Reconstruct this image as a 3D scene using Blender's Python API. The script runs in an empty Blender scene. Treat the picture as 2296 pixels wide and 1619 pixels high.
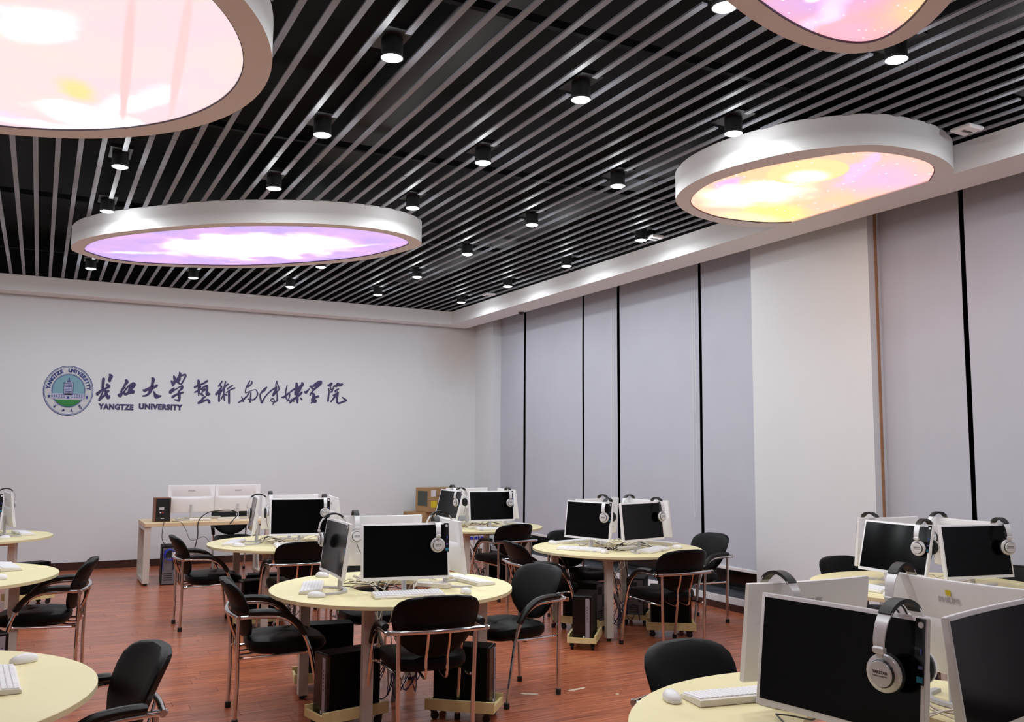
import bpy, bmesh, math, random
from mathutils import Vector, Matrix
random.seed(7)
PI = math.pi
SC = bpy.context.scene
COL = SC.collection

# ---------------------------------------------------------------- camera, world, exposure
def setup_camera():
    yaw, pitch, roll = 0.4832, 0.1011, 0.00718
    cy, sy = math.cos(yaw), math.sin(yaw)
    f = Vector((sy*math.cos(pitch), cy*math.cos(pitch), math.sin(pitch)))
    r = Vector((cy, -sy, 0.0)); u = r.cross(f)
    c, s = math.cos(roll), math.sin(roll)
    r2, u2 = c*r + s*u, -s*r + c*u
    cam = bpy.data.cameras.new('camera'); co = bpy.data.objects.new('camera', cam)
    COL.objects.link(co)
    m = Matrix((r2, u2, -f)).transposed().to_4x4(); m.translation = (0, 0, 1.65)
    co.matrix_world = m
    cam.sensor_width = 36.0; cam.lens = 36.0*2007.6/2296
    cam.clip_start = 0.05; cam.clip_end = 60
    SC.camera = co
setup_camera()
W = bpy.data.worlds.new('night'); SC.world = W; W.use_nodes = True
W.node_tree.nodes['Background'].inputs[0].default_value = (0.02, 0.025, 0.04, 1)
W.node_tree.nodes['Background'].inputs[1].default_value = 0.3
SC.view_settings.view_transform = 'Standard'; SC.view_settings.look = 'None'
SC.view_settings.gamma = 1.0; SC.view_settings.use_curve_mapping = False
SC.view_settings.exposure = 0.0
DOWNLIGHT_POWER = 10.6
GLOW_POWER = 3.5
PANEL_STRENGTH = 1.0

# ---------------------------------------------------------------- materials
def s2l(c):
    return tuple(((v/255)/12.92 if v/255 <= .04045 else ((v/255+.055)/1.055)**2.4) for v in c)
MATS = {}
def mat(name, col, rough=.5, metal=0., spec=.5, coat=0., noise=None, bump=None, alpha=None, trans=0.):
    """col sRGB 0-255; noise=(scale, amount) varies the colour, bump=(scale, strength) adds fine relief"""
    if name in MATS: return MATS[name]
    m = bpy.data.materials.new(name); m.use_nodes = True; nt = m.node_tree; b = nt.nodes['Principled BSDF']
    c = s2l(col)
    b.inputs['Base Color'].default_value = (*c, 1); b.inputs['Roughness'].default_value = rough
    b.inputs['Metallic'].default_value = metal; b.inputs['Specular IOR Level'].default_value = spec
    b.inputs['Coat Weight'].default_value = coat; b.inputs['Transmission Weight'].default_value = trans
    if noise or bump:
        tc = nt.nodes.new('ShaderNodeTexCoord')
    if noise:
        n = nt.nodes.new('ShaderNodeTexNoise'); n.inputs['Scale'].default_value = noise[0]; n.inputs['Detail'].default_value = 4
        nt.links.new(tc.outputs['Object'], n.inputs['Vector'])
        r = nt.nodes.new('ShaderNodeMapRange'); r.inputs[1].default_value = .3; r.inputs[2].default_value = .7
        r.inputs[3].default_value = 1-noise[1]; r.inputs[4].default_value = 1+noise[1]*.3
        nt.links.new(n.outputs['Fac'], r.inputs[0])
        mx = nt.nodes.new('ShaderNodeVectorMath'); mx.operation = 'SCALE'; mx.inputs[0].default_value = c
        nt.links.new(r.outputs[0], mx.inputs['Scale']); nt.links.new(mx.outputs[0], b.inputs['Base Color'])
    if bump:
        n2 = nt.nodes.new('ShaderNodeTexNoise'); n2.inputs['Scale'].default_value = bump[0]; n2.inputs['Detail'].default_value = 3
        nt.links.new(tc.outputs['Object'], n2.inputs['Vector'])
        bp = nt.nodes.new('ShaderNodeBump'); bp.inputs['Strength'].default_value = bump[1]; bp.inputs['Distance'].default_value = .002
        nt.links.new(n2.outputs['Fac'], bp.inputs['Height']); nt.links.new(bp.outputs[0], b.inputs['Normal'])
    MATS[name] = m; return m

wall_m = mat('wall paint', (226, 228, 232), .75, spec=.25, noise=(1.1, .02), bump=(140, .05))
trim_m = mat('white plaster trim', (238, 237, 238), .7, spec=.25, bump=(90, .04))
drum_m = mat('drum white paint', (240, 238, 238), .6, spec=.3, bump=(60, .03))
slat_m = mat('grey metal slat', (136, 138, 147), .5, spec=.5, noise=(3, .1))
black_m = mat('black void paint', (14, 14, 16), .8, spec=.2)
base_m = mat('dark wood baseboard', (62, 36, 30), .35, noise=(6, .3))
blind_m = mat('grey roller blind fabric', (196, 198, 210), .85, spec=.15, noise=(2.2, .03), bump=(260, .12))
hem_m = mat('white hem rail', (232, 230, 232), .4)
marble_m = mat('grey marble sill', (92, 96, 104), .25, noise=(9, .4))
glass_m = mat('night window glass', (4, 6, 8), .05, spec=.3)
frame_m = mat('dark window frame', (26, 26, 30), .4)
jamb_m = mat('wooden jamb', (176, 130, 96), .6, noise=(20, .15))
table_m = mat('maple laminate', (240, 229, 180), .42, spec=.4, noise=(5, .03))
edge_m = mat('maple edge banding', (226, 214, 170), .5)
ply_m = mat('pale yellow plywood', (226, 208, 150), .6, noise=(14, .08))
leg_m = mat('cream powder coat', (206, 198, 188), .4, spec=.4)
desk_m = mat('beech desk laminate', (226, 200, 160), .5, noise=(8, .05))
vinyl_m = mat('black leatherette', (9, 9, 10), .45, spec=.14, bump=(420, .25))
pad_m = mat('black armrest rubber', (11, 11, 12), .38, spec=.35)
chrome_m = mat('chrome tube', (214, 212, 212), .1, metal=1.)
cap_m = mat('black rubber foot', (12, 12, 12), .6)
white_m = mat('white plastic', (240, 238, 240), .32, spec=.45)
offwhite_m = mat('warm white plastic', (236, 230, 222), .4, spec=.4)
screen_m = mat('black monitor screen', (3, 3, 4), .15, spec=.17)
key_m = mat('white keycap', (244, 243, 246), .45)
grey_m = mat('light grey plastic', (198, 196, 198), .4)
silver_m = mat('silver headphone shell', (226, 225, 228), .3, metal=.15)
ringdark_m = mat('dark ring groove', (48, 46, 48), .4)
cushion_m = mat('black cushion', (18, 17, 19), .55, bump=(300, .2))
sticker_m = mat('glossy black sticker', (8, 9, 12), .12, spec=.6)
pc_m = mat('black tower steel', (5, 5, 6), .5, spec=.1, bump=(300, .08))
pcgrey_m = mat('grey front strip', (150, 142, 152), .4)
pcrear_m = mat('zinc rear plate', (128, 130, 136), .4, metal=.6)
vent_m = mat('dark vent', (40, 41, 45), .6)
card_m = mat('brown cardboard', (172, 138, 96), .8, noise=(7, .12))
cardlab_m = mat('dark printed label', (72, 78, 72), .7)
paper_m = mat('white paper', (226, 222, 226), .8)
note_m = mat('yellow note', (226, 200, 40), .8)
blue_m = mat('blue plastic', (42, 50, 170), .45)
bluecable_m = mat('navy cable', (30, 28, 84), .45)
cable_m = mat('black cable', (16, 15, 17), .5)
wcable_m = mat('cream cable', (214, 206, 192), .5)
gcable_m = mat('grey conduit', (138, 132, 126), .5)
wood_sp_m = mat('speaker wood veneer', (132, 84, 58), .5, noise=(10, .15))
logo_m = mat('purple wall lettering', (62, 46, 96), .5)
navy_m = mat('emblem navy', (34, 52, 128), .5)
emwhite_m = mat('emblem white', (206, 206, 210), .6)
sky_m = mat('emblem sky blue', (122, 166, 182), .6)
green_m = mat('emblem green', (38, 128, 56), .6)
print_m = mat('grey print', (196, 194, 198), .6)
dprint_m = mat('dark print', (60, 56, 60), .6)
cyan_m = mat('cyan icon', (40, 130, 160), .5)
icon_m = mat('white icon', (225, 225, 228), .5)
red_m = mat('red terminal', (190, 40, 34), .4)
lampblack_m = mat('black lamp housing', (12, 12, 13), .5)

def emis(name, col, strength):
    m = bpy.data.materials.new(name); m.use_nodes = True; nt = m.node_tree
    b = nt.nodes['Principled BSDF']; b.inputs['Base Color'].default_value = (.8, .8, .8, 1)
    b.inputs['Emission Color'].default_value = (*col, 1); b.inputs['Emission Strength'].default_value = strength
    return m
lamp_m = emis('lit lamp diffuser', (.93, 1, 1), 9)

def floor_mat(name, island):
    m = bpy.data.materials.new(name); m.use_nodes = True; nt = m.node_tree; b = nt.nodes['Principled BSDF']; L = nt.links
    geo = nt.nodes.new('ShaderNodeNewGeometry')
    oi = nt.nodes.new('ShaderNodeObjectInfo')
    rnd = geo.outputs['Random Per Island'] if island else oi.outputs['Random']
    off = nt.nodes.new('ShaderNodeCombineXYZ'); L.new(rnd, off.inputs[0])
    sc = nt.nodes.new('ShaderNodeVectorMath'); sc.operation = 'SCALE'; sc.inputs['Scale'].default_value = 37; L.new(off.outputs[0], sc.inputs[0])
    add = nt.nodes.new('ShaderNodeVectorMath'); add.operation = 'ADD'; L.new(geo.outputs['Position'], add.inputs[0]); L.new(sc.outputs[0], add.inputs[1])
    mp = nt.nodes.new('ShaderNodeMapping'); mp.inputs['Scale'].default_value = (.9, 34, 1); L.new(add.outputs[0], mp.inputs[0])
    n = nt.nodes.new('ShaderNodeTexNoise'); n.inputs['Scale'].default_value = 2.2; n.inputs['Detail'].default_value = 6; n.inputs['Roughness'].default_value = .62
    L.new(mp.outputs[0], n.inputs[0])
    r = nt.nodes.new('ShaderNodeValToRGB'); e = r.color_ramp.elements
    e[0].position = .34; e[0].color = (*s2l((122, 62, 42)), 1)
    e[1].position = .68; e[1].color = (*s2l((206, 126, 86)), 1)
    q = r.color_ramp.elements.new(.5); q.color = (*s2l((172, 96, 66)), 1)
    L.new(n.outputs['Fac'], r.inputs[0])
    mr = nt.nodes.new('ShaderNodeMapRange'); mr.inputs[3].default_value = .86; mr.inputs[4].default_value = 1.12; L.new(rnd, mr.inputs[0])
    hv = nt.nodes.new('ShaderNodeVectorMath'); hv.operation = 'SCALE'; L.new(r.outputs[0], hv.inputs[0]); L.new(mr.outputs[0], hv.inputs['Scale'])
    L.new(hv.outputs[0], b.inputs['Base Color'])
    b.inputs['Roughness'].default_value = .24; b.inputs['Specular IOR Level'].default_value = .55
    bp = nt.nodes.new('ShaderNodeBump'); bp.inputs['Strength'].default_value = .05; bp.inputs['Distance'].default_value = .001
    L.new(n.outputs['Fac'], bp.inputs['Height']); L.new(bp.outputs[0], b.inputs['Normal'])
    return m
plank_m = floor_mat('red brown laminate plank', False)
plank_far_m = floor_mat('red brown laminate far', True)

def nebula(name, base, base2, blobs, stars=0., streak=None, scale=1.3, strength=1.0):
    """Backlit printed ceiling picture: noise blend of two colours, soft blobs (x, y, rx, ry, angle, colour, edge) and stars."""
    m = bpy.data.materials.new(name); m.use_nodes = True; nt = m.node_tree; L = nt.links
    b = nt.nodes['Principled BSDF']; b.inputs['Base Color'].default_value = (.5, .5, .5, 1); b.inputs['Roughness'].default_value = .6
    geo = nt.nodes.new('ShaderNodeNewGeometry')
    n = nt.nodes.new('ShaderNodeTexNoise'); n.inputs['Scale'].default_value = scale; n.inputs['Detail'].default_value = 6; n.inputs['Roughness'].default_value = .6
    L.new(geo.outputs['Position'], n.inputs[0])
    mr = nt.nodes.new('ShaderNodeMapRange'); mr.inputs[1].default_value = .35; mr.inputs[2].default_value = .65; L.new(n.outputs['Fac'], mr.inputs[0])
    mix = nt.nodes.new('ShaderNodeMix'); mix.data_type = 'RGBA'; L.new(mr.outputs[0], mix.inputs[0])
    mix.inputs[6].default_value = (*base, 1); mix.inputs[7].default_value = (*base2, 1)
    cur = mix.outputs[2]
    n3 = nt.nodes.new('ShaderNodeTexNoise'); n3.inputs['Scale'].default_value = 3.2; n3.inputs['Detail'].default_value = 5; L.new(geo.outputs['Position'], n3.inputs[0])
    cen = nt.nodes.new('ShaderNodeVectorMath'); cen.operation = 'SUBTRACT'; L.new(n3.outputs['Color'], cen.inputs[0]); cen.inputs[1].default_value = (.5, .5, .5)
    for (x, y, rx, ry, ang, colr, edge, warp) in blobs:
        w = nt.nodes.new('ShaderNodeVectorMath'); w.operation = 'SCALE'; L.new(cen.outputs[0], w.inputs[0]); w.inputs['Scale'].default_value = warp
        a = nt.nodes.new('ShaderNodeVectorMath'); a.operation = 'ADD'; L.new(geo.outputs['Position'], a.inputs[0]); L.new(w.outputs[0], a.inputs[1])
        s = nt.nodes.new('ShaderNodeVectorMath'); s.operation = 'SUBTRACT'; L.new(a.outputs[0], s.inputs[0]); s.inputs[1].default_value = (x, y, 3.73)
        ro = nt.nodes.new('ShaderNodeVectorRotate'); ro.rotation_type = 'Z_AXIS'; ro.inputs['Angle'].default_value = -math.radians(ang); L.new(s.outputs[0], ro.inputs[0])
        d = nt.nodes.new('ShaderNodeVectorMath'); d.operation = 'MULTIPLY'; L.new(ro.outputs[0], d.inputs[0]); d.inputs[1].default_value = (1/rx, 1/ry, 0)
        ln = nt.nodes.new('ShaderNodeVectorMath'); ln.operation = 'LENGTH'; L.new(d.outputs[0], ln.inputs[0])
        q = nt.nodes.new('ShaderNodeMapRange'); q.interpolation_type = 'SMOOTHSTEP'; q.inputs[1].default_value = 1-edge; q.inputs[2].default_value = 1.0
        q.inputs[3].default_value = 1; q.inputs[4].default_value = 0; L.new(ln.outputs['Value'], q.inputs[0])
        mx = nt.nodes.new('ShaderNodeMix'); mx.data_type = 'RGBA'; L.new(q.outputs[0], mx.inputs[0]); L.new(cur, mx.inputs[6]); mx.inputs[7].default_value = (*colr, 1)
        cur = mx.outputs[2]
    if stars:
        v = nt.nodes.new('ShaderNodeTexVoronoi'); v.inputs['Scale'].default_value = stars; L.new(geo.outputs['Position'], v.inputs['Vector'])
        q = nt.nodes.new('ShaderNodeMapRange'); q.inputs[1].default_value = .06; q.inputs[2].default_value = .13; q.inputs[3].default_value = 1; q.inputs[4].default_value = 0
        L.new(v.outputs['Distance'], q.inputs[0])
        mx = nt.nodes.new('ShaderNodeMix'); mx.data_type = 'RGBA'; L.new(q.outputs[0], mx.inputs[0]); L.new(cur, mx.inputs[6]); mx.inputs[7].default_value = (1.6, 1.5, 1.6, 1)
        cur = mx.outputs[2]
    L.new(cur, b.inputs['Emission Color']); b.inputs['Emission Strength'].default_value = strength
    return m

# ---------------------------------------------------------------- mesh builder
def rotz(v, a):
    c, s = math.cos(a), math.sin(a); return (v[0]*c-v[1]*s, v[0]*s+v[1]*c, v[2])
class MB:
    def __init__(s): s.v = []; s.f = []
    def add(s, vs, fs):
        o = len(s.v); s.v += [tuple(p) for p in vs]; s.f += [tuple(i+o for i in f) for f in fs]; return s
    def box(s, c, d, rz=0, rx=0, bev=0):
        hx, hy, hz = d[0]/2, d[1]/2, d[2]/2
        if bev:
            vs = []; 
            for z, k in ((-hz, bev), (-hz+bev, 0), (hz-bev, 0), (hz, bev)):
                for (sx, sy) in ((-1, -1), (1, -1), (1, 1), (-1, 1)):
                    vs.append((sx*(hx-k), sy*(hy-k), z))
            fs = [(3, 2, 1, 0), (12, 13, 14, 15)]
            for l in range(3):
                for i in range(4): fs.append((l*4+i, l*4+(i+1) % 4, (l+1)*4+(i+1) % 4, (l+1)*4+i))
        else:
            vs = [(x, y, z) for z in (-hz, hz) for (x, y) in ((-hx, -hy), (hx, -hy), (hx, hy), (-hx, hy))]
            fs = [(3, 2, 1, 0), (4, 5, 6, 7), (0, 1, 5, 4), (1, 2, 6, 5), (2, 3, 7, 6), (3, 0, 4, 7)]
        out = []
        for p in vs:
            if rx: p = (p[0], p[1]*math.cos(rx)-p[2]*math.sin(rx), p[1]*math.sin(rx)+p[2]*math.cos(rx))
            p = rotz(p, rz); out.append((p[0]+c[0], p[1]+c[1], p[2]+c[2]))
        return s.add(out, fs)
    def tube(s, pts, r, n=8, cap=True, closed=False, flat=None):
        P = [Vector(p) for p in pts]; N = len(P); vs = []; fs = []
        up = Vector((0, 0, 1)); t0 = (P[1]-P[0]).normalized()
        if abs(t0.z) > .9: up = Vector((1, 0, 0))
        nrm = (up - t0*up.dot(t0)).normalized()
        for i in range(N):
            if closed: t = (P[(i+1) % N]-P[i-1]).normalized()
            elif i == 0: t = (P[1]-P[0]).normalized()
            elif i == N-1: t = (P[-1]-P[-2]).normalized()
            else: t = ((P[i+1]-P[i]).normalized()+(P[i]-P[i-1]).normalized()).normalized()
            nrm = (nrm - t*nrm.dot(t)).normalized(); bn = t.cross(nrm)
            rr = r[i] if isinstance(r, (list, tuple)) else r
            for k in range(n):
                a = 2*PI*k/n
                q = P[i] + nrm*(rr*math.cos(a)) + bn*((flat or 1)*rr*math.sin(a)); vs.append(q)
        m = N if closed else N-1
        for i in range(m):
            j = (i+1) % N
            for k in range(n): fs.append((i*n+k, i*n+(k+1) % n, j*n+(k+1) % n, j*n+k))
        if cap and not closed: fs.append(tuple(range(n-1, -1, -1))); fs.append(tuple((N-1)*n+k for k in range(n)))
        return s.add(vs, fs)
    def lathe(s, prof, c=(0, 0, 0), n=20, axis='z'):
        vs = []; fs = []
        for (r, z) in prof:
            for k in range(n):
                a = 2*PI*k/n; p = (r*math.cos(a), r*math.sin(a), z)
                if axis == 'y': p = (p[0], p[2], p[1])
                if axis == 'x': p = (p[2], p[0], p[1])
                vs.append((p[0]+c[0], p[1]+c[1], p[2]+c[2]))
        for i in range(len(prof)-1):
            for k in range(n): fs.append((i*n+k, i*n+(k+1) % n, (i+1)*n+(k+1) % n, (i+1)*n+k))
        if prof[0][0] > 1e-6: fs.append(tuple(range(n-1, -1, -1)))
        if prof[-1][0] > 1e-6: fs.append(tuple((len(prof)-1)*n+k for k in range(n)))
        return s.add(vs, fs)
    def prism(s, poly, z0, z1, holes=None):
        n = len(poly)
        vs = [(x, y, z0) for x, y in poly] + [(x, y, z1) for x, y in poly]
        fs = [tuple(range(n-1, -1, -1)), tuple(range(n, 2*n))] + [(i, (i+1) % n, n+(i+1) % n, n+i) for i in range(n)]
        return s.add(vs, fs)
    def xz(s, poly, y0, y1):
        """prism of a polygon in the x-z plane between y0 and y1"""
        n = len(poly)
        vs = [(x, y0, z) for x, z in poly] + [(x, y1, z) for x, z in poly]
        fs = [tuple(range(n)), tuple(range(2*n-1, n-1, -1))] + [(i, n+i, n+(i+1) % n, (i+1) % n) for i in range(n)]
        return s.add(vs, fs)
    def layers(s, rings):
        """closed loops of equal length stacked and capped"""
        n = len(rings[0]); vs = [p for r in rings for p in r]; fs = []
        for i in range(len(rings)-1):
            for k in range(n): fs.append((i*n+k, i*n+(k+1) % n, (i+1)*n+(k+1) % n, (i+1)*n+k))
        fs.append(tuple(range(n-1, -1, -1))); fs.append(tuple((len(rings)-1)*n+k for k in range(n)))
        return s.add(vs, fs)
    def mesh(s, name, m, smooth=True):
        me = bpy.data.meshes.new(name); me.from_pydata([tuple(v) for v in s.v], [], s.f); me.validate()
        bm = bmesh.new(); bm.from_mesh(me); bmesh.ops.recalc_face_normals(bm, faces=bm.faces); bm.to_mesh(me); bm.free()
        me.materials.append(m)
        if smooth:
            me.polygons.foreach_set('use_smooth', [True]*len(me.polygons)); me.set_sharp_from_angle(angle=math.radians(38))
        me.update(); return me
    def build(s, name, m, parent=None, smooth=True, loc=None, rz=0):
        return link(name, s.mesh(name, m, smooth), parent, loc, rz)
def link(name, me, parent=None, loc=None, rz=0):
    o = bpy.data.objects.new(name, me); COL.objects.link(o)
    if parent is not None: o.parent = parent
    if loc: o.location = loc
    o.rotation_euler = (0, 0, rz)
    return o
def tag(o, label=None, cat=None, group=None, kind=None):
    if label: o['label'] = label
    if cat: o['category'] = cat
    if group: o['group'] = group
    if kind: o['kind'] = kind
    return o
def empty(name, loc=(0, 0, 0), rz=0):
    o = bpy.data.objects.new(name, None); COL.objects.link(o); o.location = loc; o.rotation_euler = (0, 0, rz); o.empty_display_size = .1
    return o
KIDS = {}
def tree(o, parent=None, first=True):
    c = o.copy(); COL.objects.link(c)
    if parent is not None: c.parent = parent
    for ch in list(o.children): tree(ch, c, False)
    return c
def place(proto, used, loc, rz, label, group, scale=None):
    o = proto if not used[0] else tree(proto)
    used[0] = True
    o.location = loc; o.rotation_euler = (0, 0, rz)
    if scale: o.scale = (scale,)*3
    o['label'] = label; o['group'] = group
    return o
def crom(P, n=6, closed=False):
    """Catmull-Rom through points"""
    P = [Vector(p) for p in P]; N = len(P); out = []
    for i in range(N if closed else N-1):
        a = P[(i-1) % N] if (closed or i > 0) else P[0]; b = P[i]; c = P[(i+1) % N]; d = P[(i+2) % N] if (closed or i < N-2) else P[-1]
        for k in range(n):
            t = k/n; out.append(.5*((2*b)+(c-a)*t+(2*a-5*b+4*c-d)*t*t+(3*b-a-3*c+d)*t*t*t))
    if not closed: out.append(P[-1])
    return out
def text_mesh(s, size, bold=0., extrude=.0005, align='CENTER', spacing=1., wordsp=1.):
    cu = bpy.data.curves.new('t', 'FONT'); cu.body = s; cu.size = size; cu.offset = bold; cu.extrude = extrude
    cu.align_x = align; cu.align_y = 'CENTER'; cu.resolution_u = 3; cu.space_character = spacing; cu.space_word = wordsp
    o = bpy.data.objects.new('t', cu); COL.objects.link(o)
    dg = bpy.context.evaluated_depsgraph_get(); dg.update()
    me = bpy.data.meshes.new_from_object(o.evaluated_get(dg)); bpy.data.objects.remove(o); bpy.data.curves.remove(cu)
    return me
def text_part(s, size, m, parent, loc, rot, name='lettering', **kw):
    me = text_mesh(s, size, **kw); me.materials.clear(); me.materials.append(m); me.name = name
    o = bpy.data.objects.new(name, me); COL.objects.link(o)
    if parent is not None: o.parent = parent
    o.location = loc; o.rotation_euler = rot
    return o

# ---------------------------------------------------------------- room constants
XW, YB = 6.54, 13.8          # face of the window wall, back wall
XL, YF = -4.2, -3.6          # left and rear walls, out of view
ZC, ZS = 3.94, 3.73          # underside of slats, underside of plaster border
XF, YFB = 5.913, 13.424      # fascia planes of the border
XB, XG = 6.69, 6.86          # blind plane, window glass plane

# floor: base and planks running across the room
fl = MB().box(((XL+XG)/2, (YF+YB)/2, -.03), (XG-XL+.6, YB-YF+.6, .04)).build('floor', black_m, smooth=False)
tag(fl, kind='structure')
PW, PL = .13, .9
pm = MB().box((0, 0, -.004), (PL-.0015, PW-.0015, .012), bev=.0008).mesh('plank', plank_m, False)
cells = []
ny = int((YB-YF)/PW)+1
for j in range(ny):
    y = YF+(j+.5)*PW; off = random.random()*PL
    x = XL-off
    while x < XW:
        cells.append((x+PL/2, y)); x += PL
def seen(x, y):
    d = Vector((x, y, -1.65)); f = d.x*.4623+d.y*.8809; 
    if f < .5: return False
    u = (d.x*.8855-d.y*.4646)/f*2007
    v = 1.65/f*2007+205
    return abs(u) < 1250 and v < 900
vis = sorted([c for c in cells if seen(*c)], key=lambda c: math.hypot(*c))
near = set(vis[:300]); far = MB()
for c in cells:
    x0, x1 = max(c[0]-PL/2, XL), min(c[0]+PL/2, XW)
    if x1-x0 < .05: continue
    if c in near and x1-x0 > PL-.01:
        link('plank', pm, fl, (c[0], c[1], 0))
    else:
        far.box(((x0+x1)/2, c[1], -.004), (x1-x0-.0015, PW-.0015, .012))
tag(far.build('plank_field', plank_far_m, fl, smooth=False), kind='stuff')

# walls
def struct(name, mb, m, smooth=False): return tag(mb.build(name, m, smooth=smooth), kind='structure')
def stained_wall():
    m = wall_m.copy(); m.name = 'back wall paint'; nt = m.node_tree; L = nt.links; b = nt.nodes['Principled BSDF']
    src = b.inputs['Base Color'].links[0].from_socket
    geo = nt.nodes.new('ShaderNodeNewGeometry')
    s = nt.nodes.new('ShaderNodeVectorMath'); s.operation = 'SUBTRACT'; L.new(geo.outputs['Position'], s.inputs[0]); s.inputs[1].default_value = (6.45, 13.8, 3.62)
    n = nt.nodes.new('ShaderNodeTexNoise'); n.inputs['Scale'].default_value = 3; L.new(geo.outputs['Position'], n.inputs[0])
    sc = nt.nodes.new('ShaderNodeVectorMath'); sc.operation = 'MULTIPLY_ADD'; L.new(n.outputs['Color'], sc.inputs[0]); sc.inputs[1].default_value = (.5, .5, .5); L.new(s.outputs[0], sc.inputs[2])
    ln = nt.nodes.new('ShaderNodeVectorMath'); ln.operation = 'LENGTH'; L.new(sc.outputs[0], ln.inputs[0])
    q = nt.nodes.new('ShaderNodeMapRange'); q.inputs[1].default_value = .15; q.inputs[2].default_value = .8; q.inputs[3].default_value = .45; q.inputs[4].default_value = 0; L.new(ln.outputs['Value'], q.inputs[0])
    mx = nt.nodes.new('ShaderNodeMix'); mx.data_type = 'RGBA'; L.new(q.outputs[0], mx.inputs[0]); L.new(src, mx.inputs[6]); mx.inputs[7].default_value = (*s2l((190, 160, 132)), 1)
    L.new(mx.outputs[2], b.inputs['Base Color']); return m
ZT = 4.6
struct('wall_back', MB().box(((XL+XG)/2, YB+.1, ZT/2), (XG-XL+.6, .2, ZT)), stained_wall())
struct('wall_left', MB().box((XL-.1, (YF+YB)/2, ZT/2), (.2, YB-YF+.4, ZT)), wall_m)
struct('wall_front', MB().box(((XL+XG)/2, YF-.1, ZT/2), (XG-XL+.6, .2, ZT)), wall_m)
# window wall: dado under the windows, pier at the corner, column between the two window bays
COLUMN = (5.553, 7.064); PIER = 13.147
wr = struct('wall_right', MB().box((XW+.2, (YF+YB)/2, .07), (.4, YB-YF, .14))
            .box((XW+.2, (PIER+YB)/2, ZT/2), (.4, YB-PIER, ZT-.001))
            .box((XW+.2, sum(COLUMN)/2, ZT/2), (.4, COLUMN[1]-COLUMN[0], ZT-.001))
            .box((XW+.4, (YF+YB)/2, 4.35), (.6, YB-YF, .5)), wall_m)
struct('trim_1', MB().box((XW+.17, (7.064+PIER)/2, .147), (.30, PIER-7.064, .012)).box((XW+.17, (YF+5.553)/2, .147), (.30, 5.553-YF, .012)), marble_m)
struct('trim_2', MB().box((XW+.095, 5.549, 2.2), (.03, .008, 4.1)), jamb_m)
struct('baseboard_right', MB().box((XW-.006, (YF+YB)/2, .035), (.012, YB-YF, .075)), base_m)
struct('baseboard_back', MB().box(((XL+XW)/2, YB-.006, .05), (XW-XL, .012, .11)), base_m)
struct('baseboard_left', MB().box((XL+.006, (YF+YB)/2, .05), (.012, YB-YF, .11)), base_m)
# windows: frame and panes behind the blinds
def window(n, y0, y1, cuts):
    w = empty('window_%d' % n, (XG, (y0+y1)/2, .153)); tag(w, kind='structure')
    ym = (y0+y1)/2
    ys = [y0]+cuts+[y1]
    fm = MB().box((.03, 0, .02), (.05, y1-y0, .04)).box((.03, 0, 3.92), (.05, y1-y0, .06))
    fm.build('window_frame', frame_m, w, False)
    for k in range(len(ys)-1):
        a, b = ys[k], ys[k+1]
        MB().box((.045, (a+b)/2-ym, 1.96), (.012, b-a-.05, 3.86)).build('pane', glass_m, w, False)
        MB().box((.03, b-ym-.025, 1.96), (.05, .05, 3.86)).build('mullion', frame_m, w, False)
window(1, 7.064, PIER, [8.6, 10.1, 11.6]); window(2, YF, 5.553, [-1.5, 0.5, 2.4, 4.0])

# plaster border with fascia
struct('trim_3', MB().box(((XF+6.32)/2, (YF+YB-.06)/2, ZS+.1), (6.32-XF, YB-.06-YF, .2)).box((XF+.021, (YF+YFB)/2, 3.938), (.042, YFB-YF, .016)), trim_m)
struct('trim_4', MB().box(((XL+XF)/2, (YFB+YB-.06)/2, ZS+.1), (XF-XL, YB-.06-YFB, .2)).box(((XL+XF)/2, YFB+.021, 3.938), (XF-XL, .042, .016)), trim_m)
struct('trim_5', MB().box((XL+.3, (YF+YFB)/2, ZS+.15), (.6, YFB-YF, .3)).box(((XL+XF)/2, YF+.3, ZS+.15), (XF-XL, .6, .3)), trim_m)

# ---------------------------------------------------------------- ceiling slats
ce = struct('ceiling', MB().box(((XL+XG)/2, (YF+YB)/2, 4.5), (XG-XL, YB-YF, .06)), black_m)
MB().box((XF+.03, (YF+YFB)/2, 4.21), (.05, YFB-YF, .52)).box(((XL+XF)/2, YFB+.03, 4.21), (XF-XL, .05, .52)).box((XL+.62, (YF+YFB)/2, 4.21), (.05, YFB-YF, .52)).box(((XL+XF)/2, YF+.62, 4.21), (XF-XL, .05, .52)).build('void_lining', black_m, ce, False)
for yb in (1.5, 4.3, 6.9, 9.7, 12.4):
    MB().box(((XL+XF)/2, yb, 4.12), (XF-XL, .04, .05)).build('slat_carrier', black_m, ce, False)
for (x, w) in ((-1.2, .5), (2.2, .35), (4.9, .45)):
    MB().box((x, 5, 4.34), (w, 16, .22)).build('air_duct', mat('dark duct', (34, 36, 38), .6), ce, False)

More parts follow.
